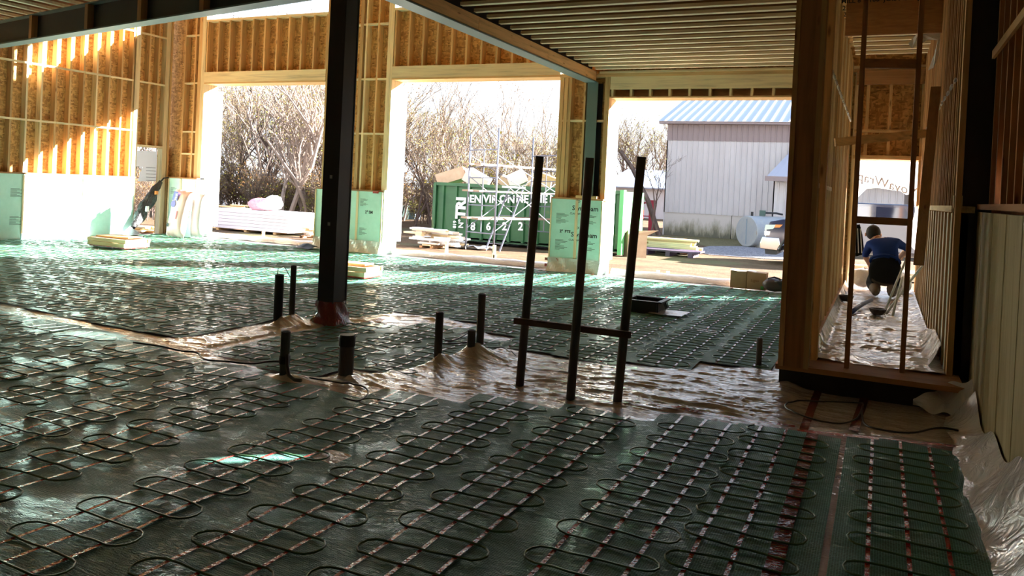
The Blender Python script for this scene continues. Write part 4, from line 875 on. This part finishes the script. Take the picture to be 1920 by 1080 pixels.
# ---- scaffold
f0 = G(873, 468); f1 = G(925, 475); hS = PY(925, 240, f1.y).z
t = thing('scaffold', 'steel tube scaffold with wooden planks in front of the green container', 'scaffold', tuple((f0+f1)/2))
dp = PZ(1045, 310, 2.1)-PZ(880, 296, 2.1); dp.z = 0; d2 = dp.normalized()*2.6
for k, off in enumerate((Vector((0, 0, 0)), d2)):
    a = f0+off; b = f1+off
    for q in (a, b):
        hh_ = hS if q is b or k else hS-.12
        part('upright', MB().tube([(q.x, q.y, gz(q.y)+.12), (q.x, q.y, hh_)], .024, 8), A['scaf_steel'], t, smooth=True); part('castor', MB().lathe((q.x-.02, q.y, gz(q.y)+.07), [(.07, 0), (.07, .04)], 14, 'X'), A['plastic_black'], t)
    for z in (.28, 1.0, 1.35, 1.72, 2.0, 2.45): part('rung', MB().tube([(a.x, a.y, z-.02), (b.x, b.y, z)], .017, 6), A['scaf_steel'], t)
    mid = a.lerp(b, .52); part('ladder_tube', MB().tube([(mid.x, mid.y, .3), (mid.x, mid.y, 2.45)], .015, 6), A['scaf_steel'], t)
for z0, z1, s in ((.35, 1.75, 0), (1.75, .35, 0), (2.3, 1.35, 0)):
    for q in (f0, f1): part('cross_brace', MB().tube([(q.x, q.y, z0), (q.x+d2.x, q.y+d2.y, z1)], .012, 6), A['alu'], t)
for z, n_ in ((2.06, 2), (1.36, 2), (.64, 2)):
    for k in range(n_):
        q = f0.lerp(f1, .25+.4*k); part('plank', MB().beam((q.x-.15*d2.normalized().x-.2, q.y-.1, z), (q.x+d2.x*1.05, q.y+d2.y*1.05, z), .25, .045), A['plank_grey'], t)
lb = G(910, 470); t = thing('stepladder', 'grey metal ladder leaning beside the scaffold', 'ladder', tuple(lb))
for dx in (0, .42): part('rail', MB().tube([(lb.x+dx, lb.y, gz(lb.y)), (lb.x+dx+.28, lb.y+.7, 1.45)], .022, 6), A['scaf_steel'], t)
for k in range(6): u = .12+.15*k; part('rung', MB().tube([(lb.x+.28*u, lb.y+.7*u, gz(lb.y)+(1.45-gz(lb.y))*u), (lb.x+.42+.28*u, lb.y+.7*u, gz(lb.y)+(1.45-gz(lb.y))*u)], .012, 6), A['scaf_steel'], t)
# ---- stacks of lumber and foam
def board_pile(name, label, px0, px1, py, depth, rows_, per, bw, bh, mats, seed, long_axis='X', jitter=.12, cat='lumber pile'):
    rnd = random.Random(seed); a = G(px0, py); b = G(px1, py); Y = (a.y+b.y)/2; z = gz(Y); t = thing(name, label, cat, ((a.x+b.x)/2, Y, z))
    for r_ in range(rows_):
        for k in range(per-(r_ if per > 3 else 0)//2):
            y0 = Y+k*(bw+.012)+rnd.uniform(-.02, .02); x0 = a.x+rnd.uniform(-jitter, jitter); x1 = b.x+rnd.uniform(-jitter, jitter)
            part('board', MB().obox(((x0+x1)/2, y0, z+.06+r_*(bh+.004)+bh/2), (x1-x0, bw, bh), Matrix.Rotation(rnd.uniform(-.012, .012), 3, 'Z')), A[rnd.choice(mats)], t)
    for s in (.2, .8): part('bearer', MB().box(a.x+(b.x-a.x)*s-.04, a.x+(b.x-a.x)*s+.04, Y-.1, Y+per*bw, z, z+.06), A['brownY'], t)
    return t
board_pile('board_pile', 'long pile of pale boards outside the left opening near the second pier', 530, 605, 446, 1, 5, 5, .14, .04, ['paleX', 'card_pale', 'woodX'], 1, jitter=.35)
board_pile('board_pile', 'sunlit pile of white boards outside the middle opening', 728, 868, 465, 1, 9, 7, .19, .045, ['paleX', 'card_pale', 'snow_white'], 2, jitter=.45)
board_pile('board_pile', 'pale lumber stack on a dark pallet right of the tall cardboard box', 1196, 1308, 475, 1, 8, 7, .12, .05, ['paleX', 'paleX', 'woodX'], 3, jitter=.25)
board_pile('board_pile', 'small pile of boards lying outside the side doorway', 205, 305, 438, 1, 3, 4, .15, .04, ['paleX', 'woodX'], 6, jitter=.3)
board_pile('board_pile', 'grey weathered slat pile behind the middle pier', 1100, 1172, 468, 1, 9, 5, .09, .045, ['plank_grey', 'bark_pale', 'truck_grey'], 4, jitter=.25)
q = G(1245, 480); t = thing('pallet', 'dark purple pallet under the lumber stack', 'pallet', tuple(q))
for k in range(4): part('deck_board', MB().obox((q.x+.1, q.y+.15+.25*k, q.z+.16), (1.9, .2, .05)), A['pallet_purple'], t)
for k in range(3): part('block', MB().obox((q.x-.6+.7*k, q.y+.5, q.z+.07), (.14, .95, .14)), A['pallet_purple'], t)
q = G(460, 436); t = thing('foam_stack', 'stack of white rigid foam sheets outside the left opening', 'foam stack', (q.x, q.y, gz(q.y)))
xa = PY(386, 430, q.y).x; xb = PY(536, 430, q.y).x
for k in range(6): part('foam_sheet', MB().obox(((xa+xb)/2+.04*math.sin(k*2), q.y+.7, gz(q.y)+.12+.095*k), (xb-xa, 1.25, .088), Matrix.Rotation(.02*math.sin(k), 3, 'Z')), A['foam_pink'], t)
for k in range(3): part('bearer', MB().box(xa+.3+k*1.1, xa+.4+k*1.1, q.y+.1, q.y+1.3, gz(q.y), gz(q.y)+.07), A['woodY'], t)
zz = gz(q.y)+.65
t = thing('insulation_bundle', 'pink insulation bundle in clear plastic on the foam stack', 'insulation', (q.x+.4, q.y+.7, zz)); part('bundle', blob((PY(492, 395, q.y+.7).x, q.y+.7, zz+.16), (.9, .6, .36), 11, (24, 14), 3, .10), A['insulation_pink'], t, smooth=True); part('plastic', blob((PY(510, 393, q.y+.7).x, q.y+.72, zz+.22), (.5, .5, .42), 12, (20, 12), 2.5, .18), A['film_clear'], t, smooth=True)
for k, (px, w) in enumerate(((420, 1.3), (455, 1.1))): x = PY(px, 405, q.y+.7).x; solo('loose_board', MB().obox((x, q.y+.75+.1*k, zz+.03+.05*k), (w, .16, .03), Matrix.Rotation(.1, 3, 'Z')), A['woodX'], 'loose plank on the foam stack, %s one' % ('lower' if k == 0 else 'upper'), 'board')
# ---- tall opened cardboard box
q = G(1190, 482); xa = PY(1166, 470, q.y).x; xb = PY(1212, 470, q.y).x; t = thing('cardboard_box', 'tall opened cardboard box outside the right opening', 'box', (q.x, q.y, q.z)); zt_ = PY(1190, 440, q.y).z
cxm = PY(1181, 470, q.y).x
part('front_panel', MB().add([(cxm, q.y-.25, q.z), (xb, q.y, q.z), (xb, q.y, zt_), (cxm, q.y-.25, zt_)], [(0, 1, 2, 3)]), A['cardboard'], t, solid=.01); part('side_panel', MB().add([(xa, q.y+.1, q.z), (cxm, q.y-.25, q.z), (cxm, q.y-.25, zt_+.14), (xa, q.y+.1, zt_+.14)], [(0, 1, 2, 3)]), A['cardboard'], t, solid=.01)
part('back_panel', MB().add([(xa, q.y+.1, q.z), (xb-.2, q.y+.4, q.z), (xb-.2, q.y+.4, zt_), (xa, q.y+.1, zt_)], [(0, 1, 2, 3)]), A['cardboard_dark'], t, solid=.01)
part('flap', MB().add([(cxm, q.y-.25, zt_), (xb, q.y, zt_), (xb+.30, q.y+.1, zt_+.16), (cxm+.2, q.y-.15, zt_+.12)], [(0, 1, 2, 3)]), A['cardboard'], t, solid=.01); part('flap', MB().add([(xa, q.y+.1, zt_+.14), (cxm, q.y-.25, zt_+.14), (xa+.05, q.y-.2, zt_-.05)], [(0, 1, 2)]), A['card_pale'], t, solid=.01)
# ---- plastic sheets on the ground by the scaffold
for k, (px, py, w, d_, mat, lab) in enumerate(((960, 462, 2.6, .8, 'tarp_grey', 'grey plastic tarp on the ground under the scaffold'), (870, 466, 1.6, .6, 'film_clear', 'crumpled clear plastic on the ground left of the scaffold'), (925, 456, 1.4, .5, 'wrap_white', 'white plastic sheet on the ground behind the scaffold'))):
    q = G(px, py); mb = MB(); mb.grid(np.linspace(q.x-w/2, q.x+w/2, 40), np.linspace(q.y-d_/2, q.y+d_/2, 20), lambda X, Y: q.z+.03+.045*creases(X, Y, k)); solo('ground_sheet', mb, A[mat], lab, 'plastic sheet', smooth=True)
# ---- big pale metal shed
YS = 37.2; zb = -.42; xL = PY(1242, 440, YS).x; xR = 8.0; zE = PY(1242, 232, YS).z; zW = PY(1242, 263, YS).z; zC = PY(1242, 397, YS).z
t = thing('metal_shed', 'large pale metal sided shed with grey ribbed roof', 'shed', ((xL+xR)/2, YS, zb))
n_ = 5; wpan = 3.2
for i in range(int((xR-xL)/wpan)+1):
    x0 = xL+i*wpan; x1 = min(x0+wpan-.03, xR)
    if x1 > x0: part('concrete_panel', MB().box(x0, x1, YS+.02, YS+.3, zb, zC), A['conc_mossy'], t)
def ribbed(x0, x1, z0, z1, y, step, dep):
    mb = MB(); x = x0; pts = []
    while x < x1: pts += [(x, y), (x+step*.72, y), (x+step*.78, y-dep), (x+step*.94, y-dep)]; x += step
    pts.append((x1, y)); vv = [(a, b, z0) for a, b in pts]+[(a, b, z1) for a, b in pts]; n = len(pts); mb.add(vv, [(i, i+1, n+i+1, n+i) for i in range(n-1)]); return mb
part('siding', ribbed(xL, xR, zC, zW, YS, .25, .035), A['siding'], t); part('siding_band', ribbed(xL, xR, zW, zE, YS-.02, .25, .03), A['siding_band'], t)
part('side_wall', MB().box(xL, xL+.05, YS, YS+9, zb, zE), A['siding'], t); part('eave_trim', MB().box(xL-.35, xR, YS-.35, YS-.02, zE-.02, zE+.10), A['siding_band'], t); part('inner_wall', MB().box(xL, xR, YS+.3, YS+.4, zb, zE), A['siding'], t)
rp = PY(1308, 186, YS+5.0); zr = rp.z
rf = MB(); x = xL-.4; pts = []
while x < xR: pts += [(x, 0), (x+.30, 0), (x+.33, .05), (x+.37, .05)]; x += .40
n = len(pts); rf.add([(a, YS-.4, zE+.1+h_) for a, h_ in pts]+[(a, YS+6, zE+.1+(zr-zE)*1.15+h_) for a, h_ in pts], [(i, i+1, n+i+1, n+i) for i in range(n-1)]); part('roof', rf, A['metal_roof'], t)
xa = PY(1445, 450, 35.0).x
t = thing('lean_to', 'small pale annex with grey sloping roof beside the shed', 'shed', (xa+2, 34, zb)); ztop = PY(1447, 332, 35.0).z
part('siding', ribbed(xa, xa+5, zb, ztop, 35.0, .25, .03), A['siding'], t); part('side_wall', MB().box(xa, xa+.05, 35.0, 37, zb, ztop), A['siding'], t)
e0 = PY(1437, 331, 34.7); e1 = PY(1482, 265, 36.5)
rf = MB(); vv = []
for i in range(24): x = e0.x+i*.3; vv += [(x, 34.7, e0.z+(.04 if i % 2 else 0)), (x+1.0, 37.1, e1.z+(.04 if i % 2 else 0))]
rf.add(vv, [(2*i, 2*i+2, 2*i+3, 2*i+1) for i in range(23)]); part('roof', rf, A['roof_grey'], t); part('fascia', MB().box(e0.x-.05, e0.x+7, 34.62, 34.7, e0.z-.18, e0.z+.02), A['siding_band'], t)
# ---- oil tank
q = PZ(1398, 463, -.42); ax_ = Vector((.62, .78, 0)); r_ = .62; t = thing('oil_tank', 'grey round fuel tank lying in front of the shed', 'tank', (q.x, q.y, -.42)); c = Vector((q.x, q.y, -.42+r_))
mb = MB(); x_ = Vector((ax_.y, -ax_.x, 0)); n = 36
for s, rr in ((0, r_*.2), (.0, r_*.96), (.03, r_), (1.9, r_), (1.95, r_*.9), (1.96, .1)):
    for k in range(n): an = 2*math.pi*k/n; mb.v.append(tuple(c+ax_*s+x_*(rr*math.cos(an))+Vector((0, 0, rr*math.sin(an)))))
mb.f = [(j*n+k, j*n+(k+1) % n, (j+1)*n+(k+1) % n, (j+1)*n+k) for j in range(5) for k in range(n)]+[tuple(range(n))[::-1]]
part('shell', mb, A['tank_grey'], t, smooth=False); part('filler', MB().tube([c+ax_*.25+Vector((0, 0, r_-.02)), c+ax_*.25+Vector((0, 0, r_+.16))], .05, 10), A['plastic_black'], t); part('pump', MB().obox(c+ax_*.8+Vector((0, 0, r_+.12)), (.22, .2, .22)), A['bin_green'], t); part('nozzle', MB().tube([c+ax_*.9+Vector((0, 0, r_+.14)), c+ax_*1.4+Vector((.1, 0, r_+.14)), c+ax_*1.6+Vector((.2, 0, r_+.10))], .04, 8), A['plastic_black'], t); part('weld_seam', MB().tube([c+ax_*-.01+x_*.0+Vector((0, 0, -.5)), c+ax_*-.01+Vector((0, 0, .5))], .02, 6), A['bin_blue'], t)
for s in (.4, 1.5): part('cradle', MB().obox(c+ax_*s+Vector((0, 0, -r_+.06)), (.8, .12, .12), Matrix.Rotation(-.67, 3, 'Z')), A['concrete'], t)
# ---- dark pickup truck
YT = 24.4; X0 = PY(1432, 470, YT).x; ZG = -.42
t = thing('pickup_truck', 'dark blue pickup truck parked outside with its front beside the fuel tank', 'truck', (X0+3, YT+1, ZG))
def arch(cx, r, z, n=10): return [(cx+r*math.cos(a_), .40+r*math.sin(a_)) for a_ in np.linspace(0, math.pi, n)]
prof = [(.10, .62), (.04, .80), (.05, 1.10), (.14, 1.27), (.5, 1.36), (1.55, 1.43), (6.0, 1.43), (6.02, .62), (5.15, .60)]+[p for p in arch(4.65, .49, 0)]+[(4.1, .48), (1.5, .48)]+[p for p in arch(.98, .50, 0)]+[(.42, .60)]
def TP(poly): return [(X0+a, ZG+b) for a, b in poly]
part('body', MB().prism(TP(prof), YT, YT+1.95), A['truck_paint'], t, bevel=.03)
gh = [(1.55, 1.42), (2.15, 1.90), (2.4, 1.95), (3.75, 1.96), (4.0, 1.90), (4.15, 1.42)]; part('cab', MB().prism(TP(gh), YT+.10, YT+1.85), A['truck_paint'], t, bevel=.03)
for poly in ([(1.85, 1.45), (2.25, 1.83), (2.85, 1.86), (2.85, 1.45)], [(2.97, 1.45), (2.97, 1.86), (3.70, 1.86), (3.85, 1.45)]): part('side_window', MB().prism(TP(poly), YT+.085, YT+.10), A['glass_dark'], t)
part('door_panel', MB().prism(TP([(1.75, .62), (1.75, 1.38), (2.88, 1.38), (2.88, .62)]), YT-.012, YT), A['truck_grey'], t, bevel=.01); part('door_panel', MB().prism(TP([(2.94, .62), (2.94, 1.38), (4.0, 1.38), (4.0, .62)]), YT-.012, YT), A['truck_grey'], t, bevel=.01)  # grey of the doors: reflected sky and dirt put into the colour
part('running_board', MB().prism(TP([(1.5, .40), (1.5, .48), (4.1, .48), (4.1, .40)]), YT-.10, YT+.2), A['plastic_black'], t)
for k, (cx, rr) in enumerate(((.98, .42), (4.65, .42))):
    for y_ in (YT+.02, YT+1.68):
        w_ = part('tyre', MB().lathe((X0+cx, y_, ZG+.41), [(.26, 0), (.39, 0), (.42, .04), (.42, .22), (.39, .26), (.26, .26)], 32, 'Y'), A['tyre'], t)
        sub('rim', MB().lathe((X0+cx, y_+.01, ZG+.41), [(.06, -.02), (.10, .02), (.25, .01), (.265, -.004), (.265, .2)], 24, 'Y'), A['rim'], w_, t)
        sp_ = MB()
        for s in range(6): a_ = math.pi*s/3; sp_.beam((X0+cx, y_-.01, ZG+.41), (X0+cx+.25*math.cos(a_), y_-.005, ZG+.41+.25*math.sin(a_)), .05, .02, (0, 1, 0))
        sub('spokes', sp_, A['rim'], w_, t)
    fa_ = MB(); pts = [(X0+cx+(.53)*math.cos(a_), ZG+.40+.53*math.sin(a_)) for a_ in np.linspace(0, math.pi, 14)]; fa_.tube([(a, YT-.015, b) for a, b in pts], .035, 6); part('wheel_arch', fa_, A['plastic_black'], t, smooth=True)
part('front_bumper', MB().prism(TP([(-.10, .45), (-.12, .62), (-.06, .80), (.42, .80), (.46, .60), (.38, .42)]), YT-.03, YT+1.98), A['chrome'], t, bevel=.02); part('bumper_valance', MB().prism(TP([(.05, .30), (.02, .46), (.40, .46), (.36, .30)]), YT, YT+1.95), A['plastic_black'], t)
part('grille', MB().box(X0-.02, X0+.05, YT+.3, YT+1.65, ZG+.82, ZG+1.12), A['chrome'], t)
part('headlight', MB().prism(TP([(-.01, 1.02), (.02, 1.17), (.36, 1.19), (.22, 1.05)]), YT-.012, YT+.25), A['lamp_clear'], t); part('turn_signal', MB().prism(TP([(.26, 1.10), (.30, 1.19), (.50, 1.20), (.42, 1.11)]), YT-.018, YT+.05), A['lamp_orange'], t); part('lower_lamp', MB().prism(TP([(-.01, .86), (-.01, .98), (.16, .98), (.14, .86)]), YT-.012, YT+.2), A['chrome'], t)
part('mirror', MB().obox((X0+2.0, YT-.16, ZG+1.52), (.14, .22, .26)), A['plastic_black'], t, bevel=.02)
ld_ = thing('lumber_load', 'bundle of pale lumber lying on the ground right of the truck cab', 'lumber pile', (X0+3.2, YT-2.5, gz(22)))
for r_ in range(4):
    for k in range(8): part('board', MB().box(X0+2.2+.02*r_, X0+4.6, YT-3.4+k*.13, YT-3.29+k*.13, gz(21)+.02+r_*.05, gz(21)+.065+r_*.05), A['paleX'], ld_)
# ---- red gate post, gate, red vehicle, sign, bins
q = G(1221, 434); t = thing('gate_post', 'dark red steel gate post left of the shed', 'post', tuple(q)); zt_ = PY(1221, 377, q.y).z; part('post', MB().box(q.x-.14, q.x+.14, q.y-.14, q.y+.14, q.z, zt_), A['red_paint'], t, bevel=.01); part('cap', MB().box(q.x-.16, q.x+.16, q.y-.16, q.y+.16, zt_, zt_+.05), A['red_paint'], t)
xg = PY(1162, 400, q.y).x; t = thing('gate', 'red tubular gate between the container and the post', 'gate', (xg, q.y, q.z))
for z in (.35, 1.05): part('rail', MB().tube([(xg-2.5, q.y, z), (q.x-.15, q.y, z)], .03, 6), A['red_paint'], t)
part('diagonal', MB().tube([(xg-2.5, q.y, .35), (q.x-.15, q.y, 1.05)], .025, 6), A['red_paint'], t)
p = PY(1166, 410, 46); t = thing('red_car', 'red car far behind the gate', 'car', (p.x, 46, -.42))
part('body', MB().prism([(p.x-1.6, -.1), (p.x-1.6, .5), (p.x-.9, .62), (p.x-.5, 1.05), (p.x+.5, 1.05), (p.x+.75, .6), (p.x+.9, .5), (p.x+.9, -.1)], 46, 47.6), A['vehicle_red'], t, bevel=.04); part('tail_lamp', MB().box(p.x+.8, p.x+.92, 45.98, 46.2, .2, .45), A['lamp_clear'], t)
for dx in (-1.1, .45): part('wheel', MB().lathe((p.x+dx, 45.95, -.1), [(.2, 0), (.32, 0), (.32, .2), (.2, .2)], 20, 'Y'), A['tyre'], t)
p = G(771, 410); t = thing('sign_post', 'weathered violet grey sign post by the bins', 'post', tuple(p)); zt_ = PY(771, 365, p.y).z; part('post', MB().box(p.x-.10, p.x+.10, p.y-.05, p.y+.05, p.z, zt_), A['sign_violet'], t); part('cap', MB().box(p.x-.12, p.x+.12, p.y-.07, p.y+.07, zt_, zt_+.03), A['sign_violet'], t)
for (px, w, mat, lab) in ((750, .75, 'bin_green', 'dark green wheeled bin beside the sign post'), (777, .45, 'bin_blue', 'pale blue bin right of the sign post')):
    p = G(px, 411); t = thing('waste_bin', lab, 'bin', tuple(p)); zt_ = PY(px, 384, p.y).z
    mb = MB(); mb.add([(p.x-w*.42, p.y-.3, p.z), (p.x+w*.42, p.y-.3, p.z), (p.x+w*.42, p.y+.3, p.z), (p.x-w*.42, p.y+.3, p.z), (p.x-w/2, p.y-.38, zt_-.1), (p.x+w/2, p.y-.38, zt_-.1), (p.x+w/2, p.y+.38, zt_-.1), (p.x-w/2, p.y+.38, zt_-.1)], [(0, 3, 2, 1), (4, 5, 6, 7), (0, 1, 5, 4), (1, 2, 6, 5), (2, 3, 7, 6), (3, 0, 4, 7)])
    part('body', mb, A[mat], t, bevel=.02); part('lid', MB().box(p.x-w*.53, p.x+w*.53, p.y-.42, p.y+.42, zt_-.1, zt_), A[mat], t, bevel=.02)
p0 = G(790, 405); t = thing('rail_fence', 'low red pipe rail behind the bins', 'fence', tuple(p0))
for z in (.35, 1.0): part('rail', MB().tube([(p0.x-3.0, p0.y+1, p0.z+z), (p0.x+3.4, p0.y+1, p0.z+z)], .03, 6), A['red_paint'], t)
for k in range(4): part('post', MB().tube([(p0.x-3+2.1*k, p0.y+1, p0.z), (p0.x-3+2.1*k, p0.y+1, p0.z+1.05)], .035, 6), A['red_paint'], t)
# ---- far pale buildings
p = PY(1190, 430, 60); t = thing('far_barn', 'long white low barn far behind the gate', 'barn', (p.x, 60, -.42)); xa = PY(1130, 400, 60).x; xb = PY(1260, 400, 60).x; z0 = PY(1190, 352, 60).z; z1 = PY(1190, 322, 60).z
part('wall', MB().box(xa, xb+6, 60, 68, -.42, z0), A['siding'], t); part('roof', MB().add([(xa, 59.5, z0), (xb+6, 59.5, z0), (xb+6, 66, z1+.3), (xa, 66, z1+.3)], [(0, 1, 2, 3)]), A['metal_roof'], t, solid=.1)
p = PY(413, 375, 36); t = thing('far_house', 'small white house behind the left trees', 'house', (p.x, 36, -.42)); xa = PY(372, 350, 36).x; xb = PY(431, 350, 36).x; z0 = PY(410, 330, 36).z; zr = PY(400, 312, 36).z
part('wall', MB().box(xa-3, xb, 36, 40, -.42, z0), A['house_white'], t); part('roof', MB().prism([(xa-3, z0), ((xa+xb)/2-1, zr+.5), (xb+.2, z0)], 35.8, 40), A['house_white'], t); w_ = part('window', MB().box(PY(404, 350, 36).x, PY(415, 350, 36).x, 35.95, 36.0, PY(410, 372, 36).z, PY(410, 345, 36).z), A['bin_blue'], t)
# ---- trees and brush
def make_tree(seed, h, levels, spread, mats, lean=(0, 0), multi=1, r0=.10, dens=1.0, leafn=120, leafmat='leaf_yellow', up=.25):
    rnd = random.Random(seed); big = MB(); fine = MB(); tips = []
    def grow(p, d, L, r, lev):
        n = 4 if lev < 2 else 3; pts = [p.copy()]; q = p.copy(); dd_ = d.copy()
        for i in range(n):
            dd_ = (dd_+Vector((rnd.gauss(0, .13), rnd.gauss(0, .13), rnd.gauss(0, .08)+up*.12))).normalized(); q = q+dd_*(L/n); pts.append(q.copy())
        (big if lev < 2 else fine).tube(pts, r, 6 if lev == 0 else (4 if lev < 3 else 3), cap=False, r1=r*.55)
        if lev >= levels: tips.append(q); return
        kids = int(round(rnd.uniform(3.2, 5.2)*dens)) if lev else int(rnd.uniform(6, 9)*dens)
        for k in range(kids):
            u = rnd.uniform(.28, 1.0); idx = u*n; i0 = min(n-1, int(idx)); bp = pts[i0].lerp(pts[i0+1], idx-i0)
            az = rnd.uniform(0, 6.283); side = Vector((math.cos(az), math.sin(az), 0)); nd = (dd_*.75+side*spread*rnd.uniform(.6, 1.2)+Vector((0, 0, up*rnd.uniform(.3, 1)))).normalized()
            grow(bp, nd, L*rnd.uniform(.45, .72), max(r*.5, .006), lev+1)
        if lev: tips.append(q)
    for k in range(multi):
        a_ = rnd.uniform(0, 6.283); d0 = Vector((lean[0]+(.25 if multi > 1 else 0)*math.cos(a_)+rnd.gauss(0, .05), lean[1]+(.25 if multi > 1 else 0)*math.sin(a_), 1)).normalized()
        grow(Vector((.15*math.cos(a_)*(multi > 1), .15*math.sin(a_)*(multi > 1), -.1)), d0, h*rnd.uniform(.55, .7), r0*rnd.uniform(.7, 1), 0)
    lf = MB()
    for k in range(leafn):
        c = rnd.choice(tips)+Vector((rnd.gauss(0, .12), rnd.gauss(0, .12), rnd.gauss(0, .12))); a = Vector((rnd.gauss(0, 1), rnd.gauss(0, 1), rnd.gauss(0, 1))).normalized(); b = a.orthogonal().normalized(); s = rnd.uniform(.02, .045)
        lf.add([c-a*s-b*s*.6, c+a*s-b*s*.6, c+a*s*1.1+b*s*.6, c-a*s+b*s*.6], [(0, 1, 2, 3)])
    out = []
    for nm, mb, mt in (('branches', big, mats[0]), ('twigs', fine, mats[1]), ('leaves', lf, leafmat)):
        me = bpy.data.meshes.new(nm); me.from_pydata(mb.v, [], mb.f); me.materials.append(A[mt]); me.update(); out.append((nm, me))
    return out
TREE = [make_tree(11, 8, 4, .55, ('bark', 'twig'), leafn=420, dens=.9), make_tree(12, 7, 4, .6, ('bark', 'twig'), multi=2, leafn=520, dens=.82, leafmat='leaf_yellow'), make_tree(13, 8.5, 4, .5, ('bark_pale', 'twig'), leafn=200, r0=.12, dens=.9, leafmat='leaf_rust'),
        make_tree(14, 6.5, 4, .65, ('bark', 'twig'), multi=3, leafn=480, dens=.75, leafmat='leaf_green'), make_tree(15, 7.5, 4, .55, ('bark_pale', 'bark_pale'), multi=3, leafn=160, dens=.75, leafmat='leaf_yellow')]
BUSH = [make_tree(21, 2.6, 3, .8, ('twig', 'twig'), multi=7, r0=.025, dens=1.0, leafn=300, leafmat='leaf_yellow'), make_tree(22, 2.2, 3, .8, ('bark', 'twig'), multi=8, r0=.022, dens=1.0, leafn=260, leafmat='leaf_rust'), make_tree(23, 1.5, 3, .9, ('twig', 'twig'), multi=8, r0=.018, dens=1.0, leafn=320, leafmat='leaf_green')]
LEAFY = make_tree(31, 3.5, 4, .55, ('bark', 'bark'), leafn=10, r0=.06, dens=.7)
def plant(var, name, x, y, s, rz, label, cat, group):
    t = thing(name, label, cat, (x, y, gz(y)), group); t.rotation_euler = (0, 0, rz); t.scale = (s, s, s)
    for nm, me in var: o = bpy.data.objects.new(nm, me); COL.objects.link(o); o.parent = t
    return t
rnd = random.Random(5)
def ordn(n):
    t_ = ['', 'twenty', 'thirty', 'forty', 'fifty', 'sixty']
    if n < 24: return ORD[n]
    a, b = divmod(n+1, 10); return t_[a-1]+'-'+ORD[b-1] if b else t_[a-1][:-1]+'ieth'
def px_place(px, Y): p = PY(px, 380, Y); return p.x, Y
n_ = 0
# hero pale multi-stem tree in the left opening
x, y = px_place(530, 25); plant(TREE[4], 'bare_tree', x, y, 1.15, .8, 'pale many stemmed bare tree in the left opening behind the foam stack', 'tree', None)
x, y = px_place(500, 27); plant(TREE[2], 'bare_tree', x, y, .85, 2.1, 'pale bare tree just left of the many stemmed tree', 'tree', None)
x, y = px_place(585, 26); plant(TREE[4], 'bare_tree', x, y, .95, 3.3, 'pale bare tree beside the second pier in the left opening', 'tree', None)
for Y0, step, px0, px1, smin, smax in ((29, 38, 400, 1060, .60, .80), (33, 33, 395, 1090, .70, .92), (40, 29, 250, 1100, .85, 1.05)):
    px = px0; kk = 0; rown = {29: 'front', 33: 'middle', 40: 'back'}[Y0]
    while px < px1:
        Y = Y0+rnd.uniform(-1.5, 1.5)+(0 if px < 760 else 1.0); x, y = px_place(px+rnd.uniform(-9, 9), Y)
        gap = 400 < px < 470
        s = rnd.uniform(smin, smax)*(.62 if gap else 1)*(.82 if px > 740 else 1.12)*(.9 if px > 860 else 1)
        plant(TREE[rnd.randrange(4)], 'bare_tree', x, y, s, rnd.uniform(0, 6.28), 'bare autumn tree in the %s row of the thicket, %s from the left' % (rown, ordn(kk)), 'tree', 'thicket trees'); px += step; kk += 1
px = 200; kk = 0
while px < 1080:
    Y = rnd.uniform(25.5, 28.5)+(6 if 725 < px < 830 else 0); x, y = px_place(px, Y)
    plant(BUSH[rnd.randrange(3)], 'brush_shrub', x, y, rnd.uniform(.7, 1.25), rnd.uniform(0, 6.28), 'twiggy autumn shrub at the foot of the thicket, %s from the left' % ordn(kk), 'shrub', 'thicket shrubs'); px += 17; kk += 1
for kk, (px, Y, s) in enumerate(((250, 17.5, .7), (268, 18.0, .8), (285, 18.6, .75), (262, 21, .9), (295, 21.5, 1.0))):
    x, y = PX(px, 400, -15.6-(Y-14)).x, 0; p = PX(px, 420, -22-(Y-17)); plant(BUSH[1], 'doorway_shrub', p.x, p.y, s, px*.1, 'brown shrub seen through the side doorway, %s from the left' % ['nearest', 'second', 'third', 'fourth', 'fifth'][kk], 'shrub', 'doorway shrubs')
x, y = px_place(1228, 36.0); plant(make_tree(41, 11, 4, .45, ('bark', 'bark'), lean=(-.42, 0), leafn=20, r0=.16, dens=.42), 'bare_tree', x+.3, y, .95, 0, 'dark bare tree leaning left from the shed corner', 'tree', None)
x, y = px_place(1222, 33); plant(LEAFY, 'bare_tree', x, y, 1.0, 0, 'small bare sapling in front of the white barn', 'tree', None)
x, y = px_place(1275, 44); plant(make_tree(42, 9, 3, .4, ('bark', 'bark'), leafn=5, r0=.1, dens=.6), 'bare_tree', x, y, 1.0, 1.0, 'bare tree top rising behind the shed roof', 'tree', None)
for kk, px in enumerate(range(1120, 1260, 12)):
    x, y = px_place(px, 75+rnd.uniform(-2, 2)); plant(TREE[rnd.choice((0, 1, 3))], 'bare_tree', x, y, rnd.uniform(.95, 1.35), rnd.uniform(0, 6), 'distant bare tree beyond the white barn, %s from the left' % ordn(kk), 'tree', 'trees beyond the barn')
for o in ROOTS:
    if '_o' in o: del o['_o']
